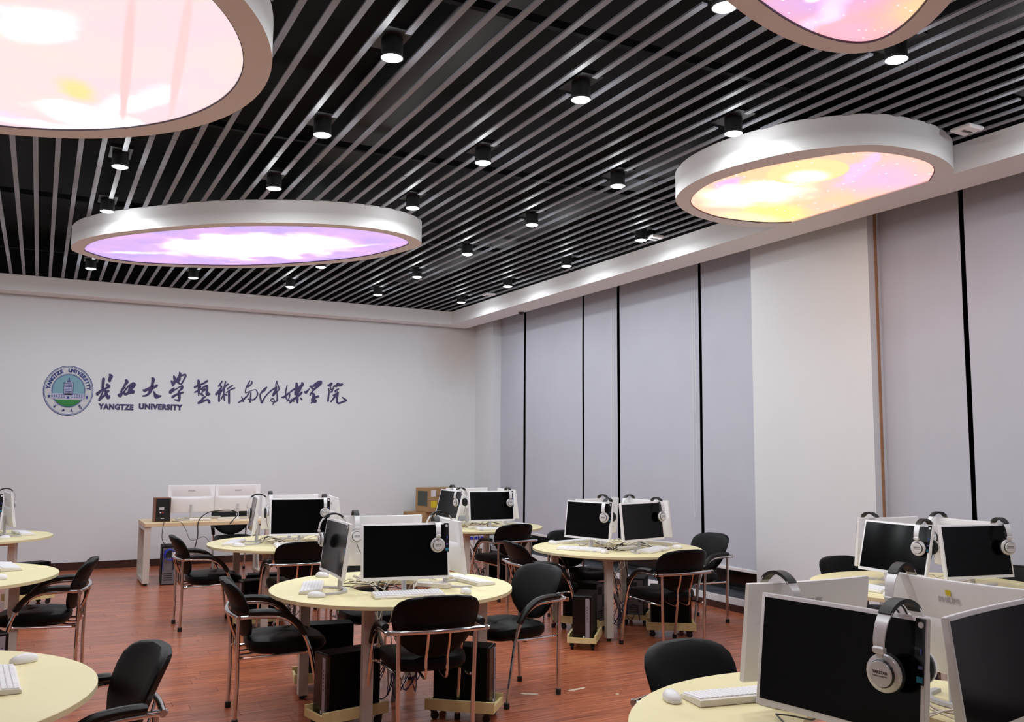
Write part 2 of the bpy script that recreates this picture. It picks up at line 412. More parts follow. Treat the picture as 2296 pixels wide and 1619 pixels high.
def spline2(P, n=8, closed=True): return [(v.x, v.y) for v in crom([(x, y, 0) for x, y in P], n, closed)]
def inset(poly, d):
    n = len(poly); area = sum(poly[i][0]*poly[(i+1) % n][1]-poly[(i+1) % n][0]*poly[i][1] for i in range(n)); sg = 1 if area > 0 else -1
    out = []
    for i in range(n):
        a, b = poly[i-1], poly[(i+1) % n]; tx, ty = b[0]-a[0], b[1]-a[1]; l = math.hypot(tx, ty) or 1
        out.append((poly[i][0]-sg*ty/l*d, poly[i][1]+sg*tx/l*d))
    return out
drum1 = [(-.63+1.667*math.cos(2*PI*k/96), 5.06+1.667*math.sin(2*PI*k/96)) for k in range(96)]
drum2 = spline2([(.18, 10.27), (.29, 10.54), (.575, 10.78), (1.06, 10.80), (1.94, 10.43), (2.60, 9.865), (3.08, 9.24), (3.29, 8.63), (3.30, 8.27), (3.07, 8.02), (2.72, 7.91), (2.27, 7.96), (1.78, 8.17), (1.32, 8.47), (.86, 8.92), (.487, 9.37), (.25, 9.82)], 7)
ca, sa = -.833, -.554
drum3 = [(2.123+1.918*ca*math.cos(t)-.633*sa*math.sin(t), 2.018+1.918*sa*math.cos(t)+.633*ca*math.sin(t)) for t in [2*PI*k/90 for k in range(90)]]
drum4 = spline2([(5.96, 4.26), (5.819, 4.151), (5.6, 4.05), (5.338, 3.997), (4.982, 4.023), (4.763, 4.137), (4.523, 4.407), (4.405, 4.702), (4.341, 5.043), (4.382, 5.429), (4.532, 5.758), (4.781, 5.977), (5.081, 6.117), (5.449, 6.183), (5.718, 6.131), (5.96, 5.99)], 7, False)
drum4i = spline2([(5.945, 4.46), (5.715, 4.229), (5.47, 4.123), (5.106, 4.135), (4.857, 4.26), (4.6, 4.69), (4.504, 5.027), (4.501, 5.343), (4.636, 5.69), (4.867, 5.909), (5.252, 6.039), (5.70, 5.985), (5.945, 5.83)], 7, False)
def inside(p, poly):
    x, y = p; c = False; n = len(poly)
    for i in range(n):
        x1, y1 = poly[i]; x2, y2 = poly[i-1]
        if (y1 > y) != (y2 > y) and x < (x2-x1)*(y-y1)/(y2-y1)+x1: c = not c
    return c
DRUMS = [drum1, drum2, drum3, drum4]
LX = [-.80, .444, 1.645, 2.90, 4.145, 5.446]; LY = [.3, 1.8, 3.28, 4.62, 6.03, 7.50, 9.0, 10.52, 12.02]  # unseen left column and rear rows are added to light the room
LIGHTS = []
for y in LY:
    for x in LX:
        if any(inside((x, y), inset(d, -.06)) for d in DRUMS): continue
        if y < 3 and (x in (5.446,)) is False and x != -.80 and x != 2.90: continue
        if x == -.80 and y < 7: continue
        LIGHTS.append((x, y))
SP = .15245; SWD = .037
k0 = int((XL+.6+.4515)/SP); nsl = 0
segs = [YF+.6, 1.5, 6.9, 12.4, YFB]
x = -.4515+k0*SP
while x < XF-.03:
    # stretches of this slat, cut away inside each drum and beside each downlight
    cuts = []
    for d in DRUMS:
        ys = []
        n = len(d)
        for i in range(n):
            (x1, y1), (x2, y2) = d[i-1], d[i]
            if (x1 > x) != (x2 > x): ys.append(y1+(x-x1)/(x2-x1)*(y2-y1))
        ys.sort()
        for a, b in zip(ys[::2], ys[1::2]): cuts.append((a+.01, b-.01))
    for (lx, ly) in LIGHTS:
        if abs(lx-x) < .085: cuts.append((ly-.15, ly+.15))
    for a, b in zip(segs, segs[1:]):
        st = [(a+.006, b-.006)]
        for c0, c1 in cuts:
            nw = []
            for p, q in st:
                if c1 <= p or c0 >= q: nw.append((p, q)); continue
                if c0 > p: nw.append((p, c0))
                if c1 < q: nw.append((c1, q))
            st = nw
        sm = MB(); ok = False
        for p, q in st:
            if q-p < .05: continue
            sm.box((x, (p+q)/2, ZC+.006), (SWD, q-p, .012)); ok = True
        if ok: sm.build('slat', slat_m, ce, False); nsl += 1
    x += SP

# ---------------------------------------------------------------- drum ceiling lights
def drum(poly, inner, material, label, zb=ZS):
    cx = sum(p[0] for p in poly)/len(poly); cy = sum(p[1] for p in poly)/len(poly)
    root = empty('ceiling_drum_light', (cx, cy, zb)); tag(root, label, 'ceiling light', 'drum ceiling lights with printed sky panels')
    P = [(a-cx, b-cy) for a, b in poly]; Q = [(a-cx, b-cy) for a, b in inner]; n = len(P)
    # outer band, bottom ring (resampled to the outer count), inner lip
    m = MB()
    def rs(R, n):
        L = [0]
        for i in range(len(R)): L.append(L[-1]+math.dist(R[i], R[(i+1) % len(R)]))
        out = []
        for k in range(n):
            t = L[-1]*k/n; i = max(j for j in range(len(L)) if L[j] <= t+1e-9); i = min(i, len(R)-1)
            u = (t-L[i])/((L[i+1]-L[i]) or 1); a, b = R[i], R[(i+1) % len(R)]
            out.append((a[0]+(b[0]-a[0])*u, a[1]+(b[1]-a[1])*u))
        return out
    if len(Q) != n: Q = rs(Q, n); P = rs(P, n)
    vs = [(a, b, ZC-zb+.008) for a, b in P]+[(a, b, 0) for a, b in P]+[(a, b, 0) for a, b in Q]+[(a, b, .012) for a, b in Q]
    fs = []
    for l in range(3):
        for i in range(n): fs.append((l*n+i, l*n+(i+1) % n, (l+1)*n+(i+1) % n, (l+1)*n+i))
    m.add(vs, fs)
    m.build('drum_shell', drum_m, root)
    pm_ = MB().add([(a, b, .011) for a, b in Q]+[(a, b, .02) for a, b in Q], [tuple(range(n)), tuple(range(2*n-1, n-1, -1))]+[(i, n+i, n+(i+1) % n, (i+1) % n) for i in range(n)])
    pm_.build('printed_panel', material, root, False)
    Pt = inset(P, .004)
    MB().add([(a, b, ZC-zb+.001) for a, b in Pt]+[(a, b, ZC-zb+.012) for a, b in Pt], [tuple(range(n)), tuple(range(2*n-1, n-1, -1))]+[(i, n+i, n+(i+1) % n, (i+1) % n) for i in range(n)]).build('drum_light_block', black_m, root, False)  # unseen black lid added to stop the panel's light leaking upward
    g = MB(); Qi = inset(Q, .005)
    g.add([(a, b, .002) for a, b in Q]+[(a, b, .0105) for a, b in Q]+[(a, b, .002) for a, b in Qi]+[(a, b, .0105) for a, b in Qi],
          [f for i in range(n) for f in ((i, (i+1) % n, 2*n+(i+1) % n, 2*n+i), (2*n+i, 2*n+(i+1) % n, 3*n+(i+1) % n, 3*n+i))])
    g.build('panel_gasket', mat('dark gasket', (70, 60, 76), .5), root)
    return root
S1 = PANEL_STRENGTH
n1 = nebula('sky picture pink white', (.90, .68, .78), (.88, .74, .70), [
    (-1.2, 4.2, 1.1, .7, 20, (.90, .78, .93), .9, .4),
    (-.12, 4.86, .22, .34, 30, (1.5, 1.5, 1.5), .8, .25), (-.6, 4.72, .55, .09, 10, (1.4, 1.4, 1.4), .9, .2),
    (.18, 6.12, .42, .26, 25, (1.7, 1.7, 1.7), .6, .3), (.42, 5.66, .42, .15, -60, (1.4, 1.35, 1.45), .9, .3), (-.15, 6.4, .45, .1, 0, (1.3, 1.4, 1.5), .9, .2),
    (.09, 5.66, .24, .13, 60, (.92, .76, .30), .8, .2), (-.35, 6.3, .3, .12, 20, (.88, .72, .95), .9, .2),
    (.315, 5.2, .035, 1.3, -3, (.96, .58, .60), .5, .0), (.56, 4.95, .035, 1.2, -4, (.96, .60, .62), .5, .0)], strength=S1)  # last two blobs: pink tube reflections painted into the picture
n2 = nebula('sky picture violet burst', (.44, .34, .86), (.72, .42, .86), [
    (1.8, 9.35, 1.55, .66, -42, (.95, .55, .95), .9, .9), (1.85, 9.3, 1.25, .62, -42, (2.2, 1.9, 2.2), .7, .9),
    (1.82, 9.33, .95, .5, -42, (3.5, 3.5, 3.5), .6, .5), (2.75, 8.75, .4, .06, -42, (1.2, 1.1, 1.5), .9, .3), (.8, 10.2, .5, .06, -25, (1.3, 1.1, 1.4), .9, .3)], scale=2.2, strength=S1)
n3 = nebula('sky picture magenta stars', (.93, .42, .56), (.95, .52, .36), [
    (3.0, 2.75, .45, .5, 0, (.72, .42, .85), .9, .5), (3.21, 2.95, .10, .35, -25, (1.2, .8, 1.3), .9, .3), (3.05, 2.85, .05, .05, 0, (1.8, 1.6, 1.8), .9, 0),
    (3.47, 3.03, .28, .16, 10, (.98, .45, .62), .9, .3), (3.6, 2.6, .3, .4, 0, (.98, .66, .34), .9, .3)], stars=22, strength=S1)
n4 = nebula('sky picture orange planet', (1.1, .46, .38), (1.15, .52, .24), [
    (5.6, 4.6, .7, .5, 10, (.86, .40, .62), .9, .4), (5.2, 4.45, .6, .10, 55, (.95, .45, .95), .9, .4), (4.62, 5.2, .25, .12, 70, (.95, .35, .95), .9, .3),
    (5.55, 5.75, .5, .4, 20, (1.0, .74, .16), .7, .3), (5.5, 5.95, .5, .22, 0, (.85, .72, .40), .8, .2),
    (5.02, 5.35, .46, .56, 20, (2.6, 1.9, 1.1), .8, .5), (4.95, 5.3, .3, .4, 20, (4.2, 3.2, 2.2), .6, .4),
    (4.956, 4.73, .30, .30, 0, (1.05, .62, .26), .06, 0), (5.04, 4.82, .21, .2, 0, (1.5, 1.3, .9), .6, .1)], stars=13, strength=S1*1.25)
drum(drum1, inset(drum1, .145), n1, 'large round white drum light with pink and white sky picture, upper left of ceiling')
drum(drum2, inset(drum2, .125), n2, 'oval white drum light with violet picture bursting white in its middle')
drum(drum3, inset(drum3, .11), n3, 'pebble shaped drum light with starry magenta picture, cut by the top of the view')
drum(drum4, drum4i, n4, 'rounded drum light with orange planet picture joined to the plaster border', zb=ZS-.0015)

# ---------------------------------------------------------------- downlights
dl = empty('downlight'); tag(dl, cat='downlight')
MB().box((0, 0, .125), (.16, .29, .03)).lathe([(.061, .010), (.061, .112)], n=24).build('housing', lampblack_m, dl)
MB().lathe([(.063, .014), (.064, 0), (.060, 0), (.060, .012)], n=24).build('rim', mat('lamp rim', (60, 62, 66), .4), dl)
MB().lathe([(.001, -.013), (.03, -.011), (.048, -.006), (.0595, .002), (.0595, .009)], n=24).build('diffuser', lamp_m, dl)
la = bpy.data.lights.new('lamp', 'AREA'); la.shape = 'DISK'; la.size = .11; la.energy = DOWNLIGHT_POWER; la.color = (.92, .975, 1.0)
lo = bpy.data.objects.new('lamp', la); COL.objects.link(lo); lo.parent = dl; lo.location = (0, 0, -.0145)
lb_ = bpy.data.lights.new('lens_glow', 'POINT'); lb_.energy = GLOW_POWER; lb_.color = (.92, .975, 1.0); lb_.shadow_soft_size = .045
lg_ = bpy.data.objects.new('lens_glow', lb_); COL.objects.link(lg_); lg_.parent = dl; lg_.location = (0, 0, -.062)
used = [False]
rows = {3.28: 'nearest', 4.62: 'second', 6.03: 'third', 7.50: 'fourth', 9.0: 'fifth', 10.52: 'sixth', 12.02: 'farthest'}
colsn = {-.80: 'added off the left edge', .444: 'leftmost column', 1.645: 'second column from the left', 2.90: 'middle column', 4.145: 'fourth column from the left', 5.446: 'rightmost column beside the plaster border'}
for (x, y) in LIGHTS:
    if y in rows: lb = 'lit round downlight in the slatted ceiling, %s row back, %s' % (rows[y], colsn[x])
    else: lb = 'added lit round downlight outside the view, %s, %s' % ({-.80: 'off left', 2.90: 'overhead middle', 5.446: 'off right'}.get(x, 'overhead left'), {.3: 'nearest the rear wall', 1.8: 'second from the rear'}[y])
    place(dl, used, (x, y, ZC-.085), 0, lb, 'downlights between the ceiling slats')

# small ceiling devices
def sensor(p, label):
    r = empty('ceiling_sensor', p); tag(r, label, 'sensor', 'square sensors in the slatted ceiling')
    MB().box((0, 0, .018), (.15, .15, .03), bev=.008).build('sensor_body', white_m, r)
    MB().box((0, 0, .0015), (.09, .022, .005)).build('sensor_slot', mat('sensor slot', (70, 66, 64), .5), r, False)
    MB().tube([(0, 0, .03), (0, 0, .12)], .01, 6).build('sensor_stem', black_m, r)
sensor((5.566, 3.857, 3.875), 'white square ceiling sensor right of the orange planet drum light')
sensor((5.58, 7.45, 3.875), 'white square ceiling sensor beside a downlight, left of the orange drum light')
sensor((5.594, 11.393, 3.875), 'white square ceiling sensor nearest the far corner of the ceiling')
cm = empty('dome_camera', (6.24, 11.6, ZS)); tag(cm, 'small dark dome security camera under the plaster border', 'camera')
MB().lathe([(.055, 0), (.055, -.012), (.05, -.014)], n=20).build('camera_base', white_m, cm)
MB().lathe([(.048, -.012), (.046, -.03), (.035, -.047), (.018, -.056), (0.001, -.058)], n=20).build('camera_dome', mat('smoked dome', (40, 38, 40), .1, spec=.6), cm)

# ---------------------------------------------------------------- roller blinds
BL = [(12.345, 13.16), (10.625, 12.285), (9.765, 10.58), (8.10, 9.70), (7.068, 8.052), (4.745, 5.595), (3.05, 4.70), (1.4, 3.0), (-.3, 1.35)]
BT = ['narrow grey roller blind nearest the back wall', 'wide grey roller blind, second from the back wall', 'narrow grey roller blind between two black gaps behind the window table',
      'wide grey roller blind, second left of the white column', 'grey roller blind touching the left side of the white column', 'grey roller blind touching the right side of the white column',
      'grey roller blind at the right edge of the view, beyond the black gap', 'grey roller blind just outside the right edge', 'grey roller blind farthest outside the right edge']
for (a, b), lb in zip(BL, BT):
    r = empty('roller_blind', (XB, (a+b)/2, .40)); tag(r, lb, 'roller blind', 'grey roller blinds along the window wall')
    w = b-a; m = MB(); n = 9; vs = []; fs = []
    for i in range(n+1):
        yy = -w/2+w*i/n
        for j in range(9):
            zz = .03+3.62*j/8; xx = .004*math.sin(yy*5+a)*(1-j/8)+.002*math.sin(j*1.3+a)
            vs.append((xx, yy, zz)); 
    for i in range(n):
        for j in range(8): fs.append((i*9+j, (i+1)*9+j, (i+1)*9+j+1, i*9+j+1))
    o = len(vs); vs2 = [(x_+.002, y_, z_) for x_, y_, z_ in vs]
    m.add(vs, fs); m.add(vs2, [f[::-1] for f in fs])
    m.build('blind_fabric', blind_m, r)
    MB().box((0, 0, .015), (.018, w, .036), bev=.004).build('hem_rail', hem_m, r)
    MB().lathe([(.035, -w/2), (.035, w/2)], (0.03, 0, 3.68), 16, 'y').build('blind_roller', hem_m, r)
    if lb.startswith('grey roller blind touching the left'):
        MB().box((-.012, -w/2+.10, .015), (.006, .04, .034)).build('blue_tape', blue_m, r, False)
for (y, zb_, lb) in ((9.80, 1.0, 'thin white pull cord at the narrow middle blind'), (8.13, 1.05, 'thin white pull cord at the left edge of the wide blind, looping low'), (7.10, 1.0, 'thin white pull cord beside the white column')):
    pts = crom([(0, 0, 3.25), (0, .01, 2.2), (-.004, -.01, zb_+.3-.4), (-.004, .02, zb_-.52+.02), (0, .06, zb_-.42), (0, .05, 1.6), (0, .045, 3.25)], 6)
    c = MB().tube(pts, .0028, 5).build('pull_cord', hem_m, None, loc=(XB-.03, y, .42)); tag(c, lb, 'blind cord', 'pull cords of the roller blinds')

# ---------------------------------------------------------------- wall sign
# lettering: centre-line points (x, z, width) of each brush stroke, metres on the back wall
CHARS = [[[(0.751,2.63,0.034),(0.748,2.571,0.034),(0.746,2.505,0.032),(0.746,2.498,0.021)],[(0.825,2.696,0.018),(0.844,2.669,0.046),(0.826,2.618,0.036),(0.833,2.606,0.028)],[(0.8,2.55,0.032),(0.827,2.524,0.028),(0.771,2.491,0.021),(0.737,2.474,0.025),(0.683,2.418,0.039)],[(0.758,2.475,0.014),(0.74,2.42,0.018),(0.715,2.349,0.028),(0.712,2.334,0.032)],[(0.712,2.338,0.025),(0.752,2.374,0.021),(0.786,2.418,0.028),(0.795,2.445,0.028),(0.817,2.461,0.032)],[(0.788,2.437,0.032),(0.804,2.399,0.039),(0.824,2.365,0.032),(0.84,2.396,0.018)],[(0.772,2.479,0.021),(0.788,2.445,0.025)]],[[(1.044,2.623,0.029),(1.056,2.6,0.04),(1.029,2.556,0.025),(1.023,2.528,0.032),(0.987,2.464,0.022),(0.998,2.445,0.022),(0.975,2.409,0.05),(0.953,2.412,0.021)],[(1.016,2.445,0.022),(1.067,2.526,0.018),(1.091,2.546,0.029),(1.141,2.564,0.062),(1.111,2.512,0.051),(1.092,2.456,0.043)],[(1.031,2.434,0.032),(1.053,2.427,0.029),(1.095,2.452,0.033),(1.139,2.462,0.047)],[(1.131,2.469,0.029),(1.149,2.47,0.029)]],[[(1.389,2.67,0.026),(1.403,2.647,0.045),(1.395,2.595,0.033),(1.391,2.547,0.041),(1.372,2.486,0.044),(1.351,2.446,0.029),(1.316,2.417,0.022),(1.276,2.408,0.018)],[(1.272,2.498,0.011),(1.294,2.487,0.033),(1.337,2.509,0.033),(1.392,2.531,0.044),(1.436,2.549,0.03),(1.453,2.565,0.033)],[(1.416,2.48,0.011),(1.433,2.441,0.03),(1.456,2.41,0.056),(1.486,2.411,0.034),(1.516,2.416,0.017)]],[[(1.68,2.715,0.019),(1.692,2.679,0.034),(1.698,2.643,0.034),(1.677,2.59,0.034),(1.673,2.57,0.011)],[(1.653,2.638,0.023),(1.666,2.598,0.026)],[(1.757,2.767,0.019),(1.766,2.739,0.034),(1.752,2.698,0.038),(1.724,2.657,0.034),(1.699,2.623,0.026)],[(1.759,2.715,0.03),(1.758,2.666,0.034),(1.74,2.625,0.027),(1.779,2.599,0.019)],[(1.782,2.72,0.019),(1.831,2.742,0.023),(1.843,2.723,0.023),(1.819,2.661,0.019),(1.787,2.599,0.019)],[(1.691,2.539,0.011),(1.662,2.505,0.038),(1.644,2.477,0.041),(1.677,2.498,0.026),(1.718,2.524,0.015),(1.759,2.553,0.015),(1.8,2.571,0.023),(1.801,2.543,0.03),(1.761,2.497,0.019)],[(1.677,2.41,0.034),(1.714,2.435,0.026),(1.762,2.461,0.03),(1.815,2.479,0.023)],[(1.757,2.493,0.023),(1.767,2.441,0.034),(1.771,2.393,0.027),(1.763,2.361,0.034),(1.736,2.364,0.019),(1.702,2.371,0.011)]],[[(2.024,2.662,0.028),(2.028,2.643,0.037),(2.026,2.604,0.034)],[(1.978,2.563,0.028),(2.012,2.583,0.022),(2.057,2.605,0.019),(2.103,2.626,0.025),(2.148,2.661,0.028)],[(2.023,2.6,0.031),(2.025,2.568,0.019),(2.055,2.575,0.028),(2.029,2.545,0.025),(2.033,2.523,0.019),(1.981,2.488,0.019)],[(2.038,2.539,0.019),(2.037,2.49,0.028),(2.036,2.438,0.012)],[(2.057,2.533,0.012),(2.108,2.571,0.022),(2.148,2.589,0.028),(2.153,2.553,0.028),(2.149,2.501,0.031),(2.153,2.462,0.031),(2.175,2.456,0.019),(2.194,2.47,0.013),(2.168,2.492,0.012)],[(2.109,2.558,0.019),(2.123,2.526,0.019),(2.089,2.512,0.019),(2.081,2.476,0.016),(2.063,2.468,0.019),(2.107,2.444,0.016)],[(2.075,2.537,0.019),(2.098,2.528,0.028)],[(2.127,2.422,0.022),(2.102,2.408,0.028),(2.079,2.371,0.028),(2.037,2.331,0.025),(2.104,2.359,0.025),(2.156,2.384,0.022),(2.182,2.368,0.031),(2.189,2.346,0.031)]],[[(2.36,2.663,0.019),(2.336,2.623,0.022),(2.315,2.592,0.022)],[(2.34,2.597,0.019),(2.356,2.578,0.022),(2.327,2.524,0.032),(2.285,2.473,0.032)],[(2.411,2.659,0.019),(2.403,2.619,0.019),(2.395,2.579,0.019),(2.368,2.532,0.019),(2.332,2.478,0.028),(2.327,2.435,0.025),(2.33,2.373,0.028)],[(2.45,2.628,0.019),(2.404,2.583,0.022),(2.396,2.536,0.019),(2.389,2.48,0.016),(2.363,2.407,0.016)],[(2.392,2.477,0.016),(2.437,2.462,0.016)],[(2.392,2.471,0.016),(2.405,2.382,0.019)],[(2.443,2.555,0.019),(2.512,2.61,0.019)],[(2.429,2.498,0.013),(2.485,2.543,0.019),(2.548,2.572,0.016)],[(2.467,2.519,0.026),(2.47,2.44,0.026),(2.474,2.345,0.026)]],[[(2.765,2.691,0.013),(2.735,2.626,0.02),(2.714,2.575,0.016),(2.707,2.508,0.013),(2.767,2.534,0.008),(2.848,2.56,0.01),(2.875,2.538,0.013),(2.887,2.495,0.02),(2.869,2.444,0.016),(2.828,2.406,0.02),(2.779,2.408,0.016),(2.746,2.413,0.013)],[(2.792,2.682,0.013),(2.799,2.662,0.02),(2.777,2.628,0.02),(2.739,2.6,0.023)],[(2.788,2.521,0.016),(2.787,2.451,0.02),(2.78,2.371,0.023)],[(2.765,2.521,0.016),(2.737,2.466,0.02),(2.675,2.401,0.026),(2.609,2.356,0.013)],[(2.654,2.443,0.013),(2.665,2.414,0.016),(2.679,2.375,0.019)]],[[(3.018,2.601,0.02),(2.983,2.559,0.036),(2.945,2.521,0.023),(2.923,2.483,0.016),(2.935,2.423,0.023),(2.957,2.367,0.023),(2.979,2.414,0.02),(3.016,2.476,0.017),(3.08,2.546,0.02),(3.155,2.603,0.02)],[(3.17,2.705,0.01),(3.157,2.647,0.017),(3.169,2.6,0.02),(3.164,2.549,0.013),(3.119,2.483,0.027),(3.158,2.518,0.017),(3.203,2.571,0.017),(3.206,2.598,0.017),(3.184,2.655,0.013),(3.17,2.705,0.01)],[(3.178,2.533,0.013),(3.183,2.482,0.017),(3.185,2.421,0.02),(3.179,2.398,0.02),(3.136,2.379,0.013),(3.095,2.395,0.012),(3.088,2.415,0.012),(3.117,2.433,0.012),(3.142,2.41,0.012),(3.136,2.366,0.013),(3.12,2.345,0.013)],[(3.159,2.6,0.02),(3.143,2.552,0.017),(3.119,2.497,0.02)]],[[(3.332,2.647,0.01),(3.315,2.572,0.017),(3.315,2.47,0.017),(3.337,2.426,0.014),(3.385,2.404,0.017)],[(3.252,2.461,0.01),(3.279,2.458,0.027),(3.325,2.494,0.027),(3.374,2.537,0.02),(3.421,2.576,0.024),(3.458,2.594,0.027)],[(3.375,2.506,0.02),(3.364,2.444,0.017),(3.331,2.392,0.01)],[(3.476,2.677,0.034),(3.48,2.629,0.041),(3.483,2.544,0.069),(3.492,2.493,0.034),(3.494,2.425,0.038),(3.495,2.377,0.014)],[(3.561,2.687,0.031),(3.572,2.667,0.031),(3.535,2.628,0.045),(3.509,2.579,0.062),(3.469,2.543,0.041),(3.457,2.509,0.02)],[(3.562,2.547,0.024),(3.532,2.512,0.034),(3.479,2.465,0.027),(3.439,2.437,0.031),(3.383,2.38,0.024)],[(3.544,2.457,0.017),(3.565,2.434,0.021)],[(3.398,2.432,0.017),(3.443,2.399,0.017)]],[[(3.681,2.61,0.007),(3.654,2.578,0.024),(3.628,2.546,0.035),(3.603,2.555,0.021)],[(3.684,2.641,0.017),(3.715,2.635,0.042),(3.73,2.608,0.021)],[(3.749,2.657,0.035),(3.793,2.694,0.038),(3.849,2.71,0.053),(3.819,2.667,0.046),(3.771,2.617,0.028),(3.731,2.574,0.021),(3.697,2.524,0.024),(3.691,2.5,0.017)],[(3.732,2.533,0.028),(3.75,2.513,0.038),(3.748,2.457,0.052),(3.742,2.43,0.063),(3.774,2.417,0.052)],[(3.755,2.465,0.028),(3.824,2.494,0.028)],[(3.736,2.405,0.021),(3.712,2.384,0.017)]],[[(3.972,2.673,0.021),(4.0,2.674,0.039),(4.028,2.7,0.032),(4.014,2.661,0.018),(4.016,2.619,0.018),(4.045,2.589,0.021),(4.021,2.567,0.021)],[(3.984,2.618,0.018),(3.992,2.563,0.021),(3.984,2.493,0.025),(3.979,2.427,0.028)],[(4.048,2.6,0.018),(4.061,2.642,0.021),(4.075,2.664,0.021),(4.107,2.668,0.036),(4.131,2.701,0.036),(4.157,2.681,0.039),(4.199,2.697,0.029)],[(4.144,2.621,0.018),(4.105,2.595,0.029),(4.088,2.577,0.025)],[(4.065,2.517,0.025),(4.11,2.539,0.032),(4.142,2.561,0.021)],[(4.093,2.514,0.039),(4.07,2.472,0.025),(4.025,2.415,0.018)],[(4.131,2.568,0.025),(4.129,2.516,0.032),(4.12,2.463,0.029),(4.121,2.421,0.029),(4.15,2.394,0.025),(4.203,2.413,0.022),(4.274,2.444,0.025),(4.245,2.464,0.018),(4.208,2.491,0.014)]]]
ws = empty('wall_lettering', (2.3, YB, 2.4)); tag(ws, 'purple brush-written characters with latin capitals below, right of the emblem', 'sign')
for ch in CHARS:
    m = MB()
    for st in ch:
        P = [Vector((a-2.3, b-2.4, 0)) for a, b, w in st]; Wd = [w*.56 for a, b, w in st]
        pts = crom(P, 4); n = len(pts); ws_ = []
        for i in range(len(P)-1):
            for k in range(4): ws_.append(Wd[i]+(Wd[i+1]-Wd[i])*k/4)
        ws_.append(Wd[-1])
        for i in range(n):
            w = ws_[i]
            # pen nib: round, slightly taller than wide, as the wall is seen at a slant
            m.xz([(pts[i].x+w*math.cos(t*PI/5), pts[i].y+1.1*w*math.sin(t*PI/5)) for t in range(10)], -.006-.00001*i, 0)
            if i:
                d = pts[i]-pts[i-1]; l = d.length or 1; nx, nz = -d.y/l, d.x/l; w0 = ws_[i-1]
                m.xz([(pts[i-1].x+nx*w0, pts[i-1].y+nz*w0*1.1), (pts[i].x+nx*w, pts[i].y+nz*w*1.1), (pts[i].x-nx*w, pts[i].y-nz*w*1.1), (pts[i-1].x-nx*w0, pts[i-1].y-nz*w0*1.1)], -.0055, 0)
    m.build('brush_character', logo_m, ws, False)
def block_text(s, x0, x1, z, size, m, parent, ox, oz, sx=None, bold=.0):
    o = text_part(s, size, m, parent, (0, 0, 0), (PI/2, 0, 0), name='capital_lettering', bold=bold, align='LEFT', extrude=.003, spacing=1.12)
    w = o.dimensions.x or 1
    me = o.data; xs = [v.co.x for v in me.vertices]; a, b = min(xs), max(xs)
    for v in me.vertices: v.co.x = (v.co.x-a)*(x1-x0)/(b-a)
    o.location = (x0-ox, -.003, z-oz); return o
block_text('YANGTZE', .700, 1.158, 2.238, .103, logo_m, ws, 2.3, 2.4, bold=.0065)
block_text('UNIVERSITY', 1.228, 1.822, 2.255, .103, logo_m, ws, 2.3, 2.4, bold=.0065)
EX, EZ = .316, 2.448
em = empty('wall_emblem', (EX, YB, EZ)); tag(em, 'round blue and green emblem with tower building, left end of the back wall sign', 'emblem')
RX, RZ = .312, .346
def ell(r, n=72, k=1.0): return [(RX*r*math.cos(2*PI*i/n), RZ*r*math.sin(2*PI*i/n)) for i in range(n)]
def ring(r1, r0, y0, y1, m, name):
    A, B = ell(r1), ell(r0); n = len(A)
    vs = [(x, y0, z) for x, z in A]+[(x, y0, z) for x, z in B]+[(x, y1, z) for x, z in A]+[(x, y1, z) for x, z in B]
    fs = []
    for i in range(n):
        j = (i+1) % n; fs += [(i, j, n+j, n+i), (2*n+i, 3*n+i, 3*n+j, 2*n+j), (i, 2*n+i, 2*n+j, j), (n+i, n+j, 3*n+j, 3*n+i)]
    MB().add(vs, fs).build(name, m, em, False)
MB().xz(ell(1.0), -.004, 0).build('emblem_disc', emwhite_m, em, False)
ring(1.0, .975, -.0065, -.003, navy_m, 'outer_ring'); ring(.955, .935, -.0065, -.003, mat('emblem mid blue', (92, 120, 168), .5), 'outer_ring')
ring(.655, .63, -.0065, -.003, navy_m, 'inner_ring'); ring(.685, .67, -.0065, -.003, mat('emblem mid blue', (92, 120, 168), .5), 'inner_ring')
MB().xz([(x, z) for x, z in ell(.63) if z > -.12]+[], -.006, -.003).build('emblem_sky', sky_m, em, False)
MB().xz([(x, z) for x, z in ell(.63) if z < -.118], -.006, -.003).build('emblem_field', green_m, em, False)
bw = MB().box((0, -.0075, .025), (.108, .003, .17)).box((0, -.0075, .125), (.07, .003, .03)).box((0, -.0075, -.078), (.42, .003, .075))
bw.box((-.235, -.0075, -.075), (.03, .003, .07)).box((.235, -.0075, -.075), (.03, .003, .07))
bw.build('emblem_building', mat('emblem pale violet', (186, 186, 210), .6), em, False)
bl = MB().box((0, -.0095, .155), (.012, .003, .05)).box((0, -.0095, .137), (.06, .003, .006)).box((-.057, -.0095, .03), (.006, .003, .17)).box((.057, -.0095, .03), (.006, .003, .17)).box((0, -.0095, .122), (.05, .003, .012))
for k in range(7): bl.box((0, -.0095, .095-.021*k), (.085, .003, .009))
for sx in (-1, 1):
    for k in range(6):
        for r in range(3): bl.box((sx*(.05+.03*k), -.0095, -.055-.018*r), (.017, .003, .009))
    bl.box((sx*.235, -.0095, -.085), (.022, .003, .035))
bl.box((0, -.0095, -.095), (.03, .003, .03))
bl.build('emblem_windows', navy_m, em, False)
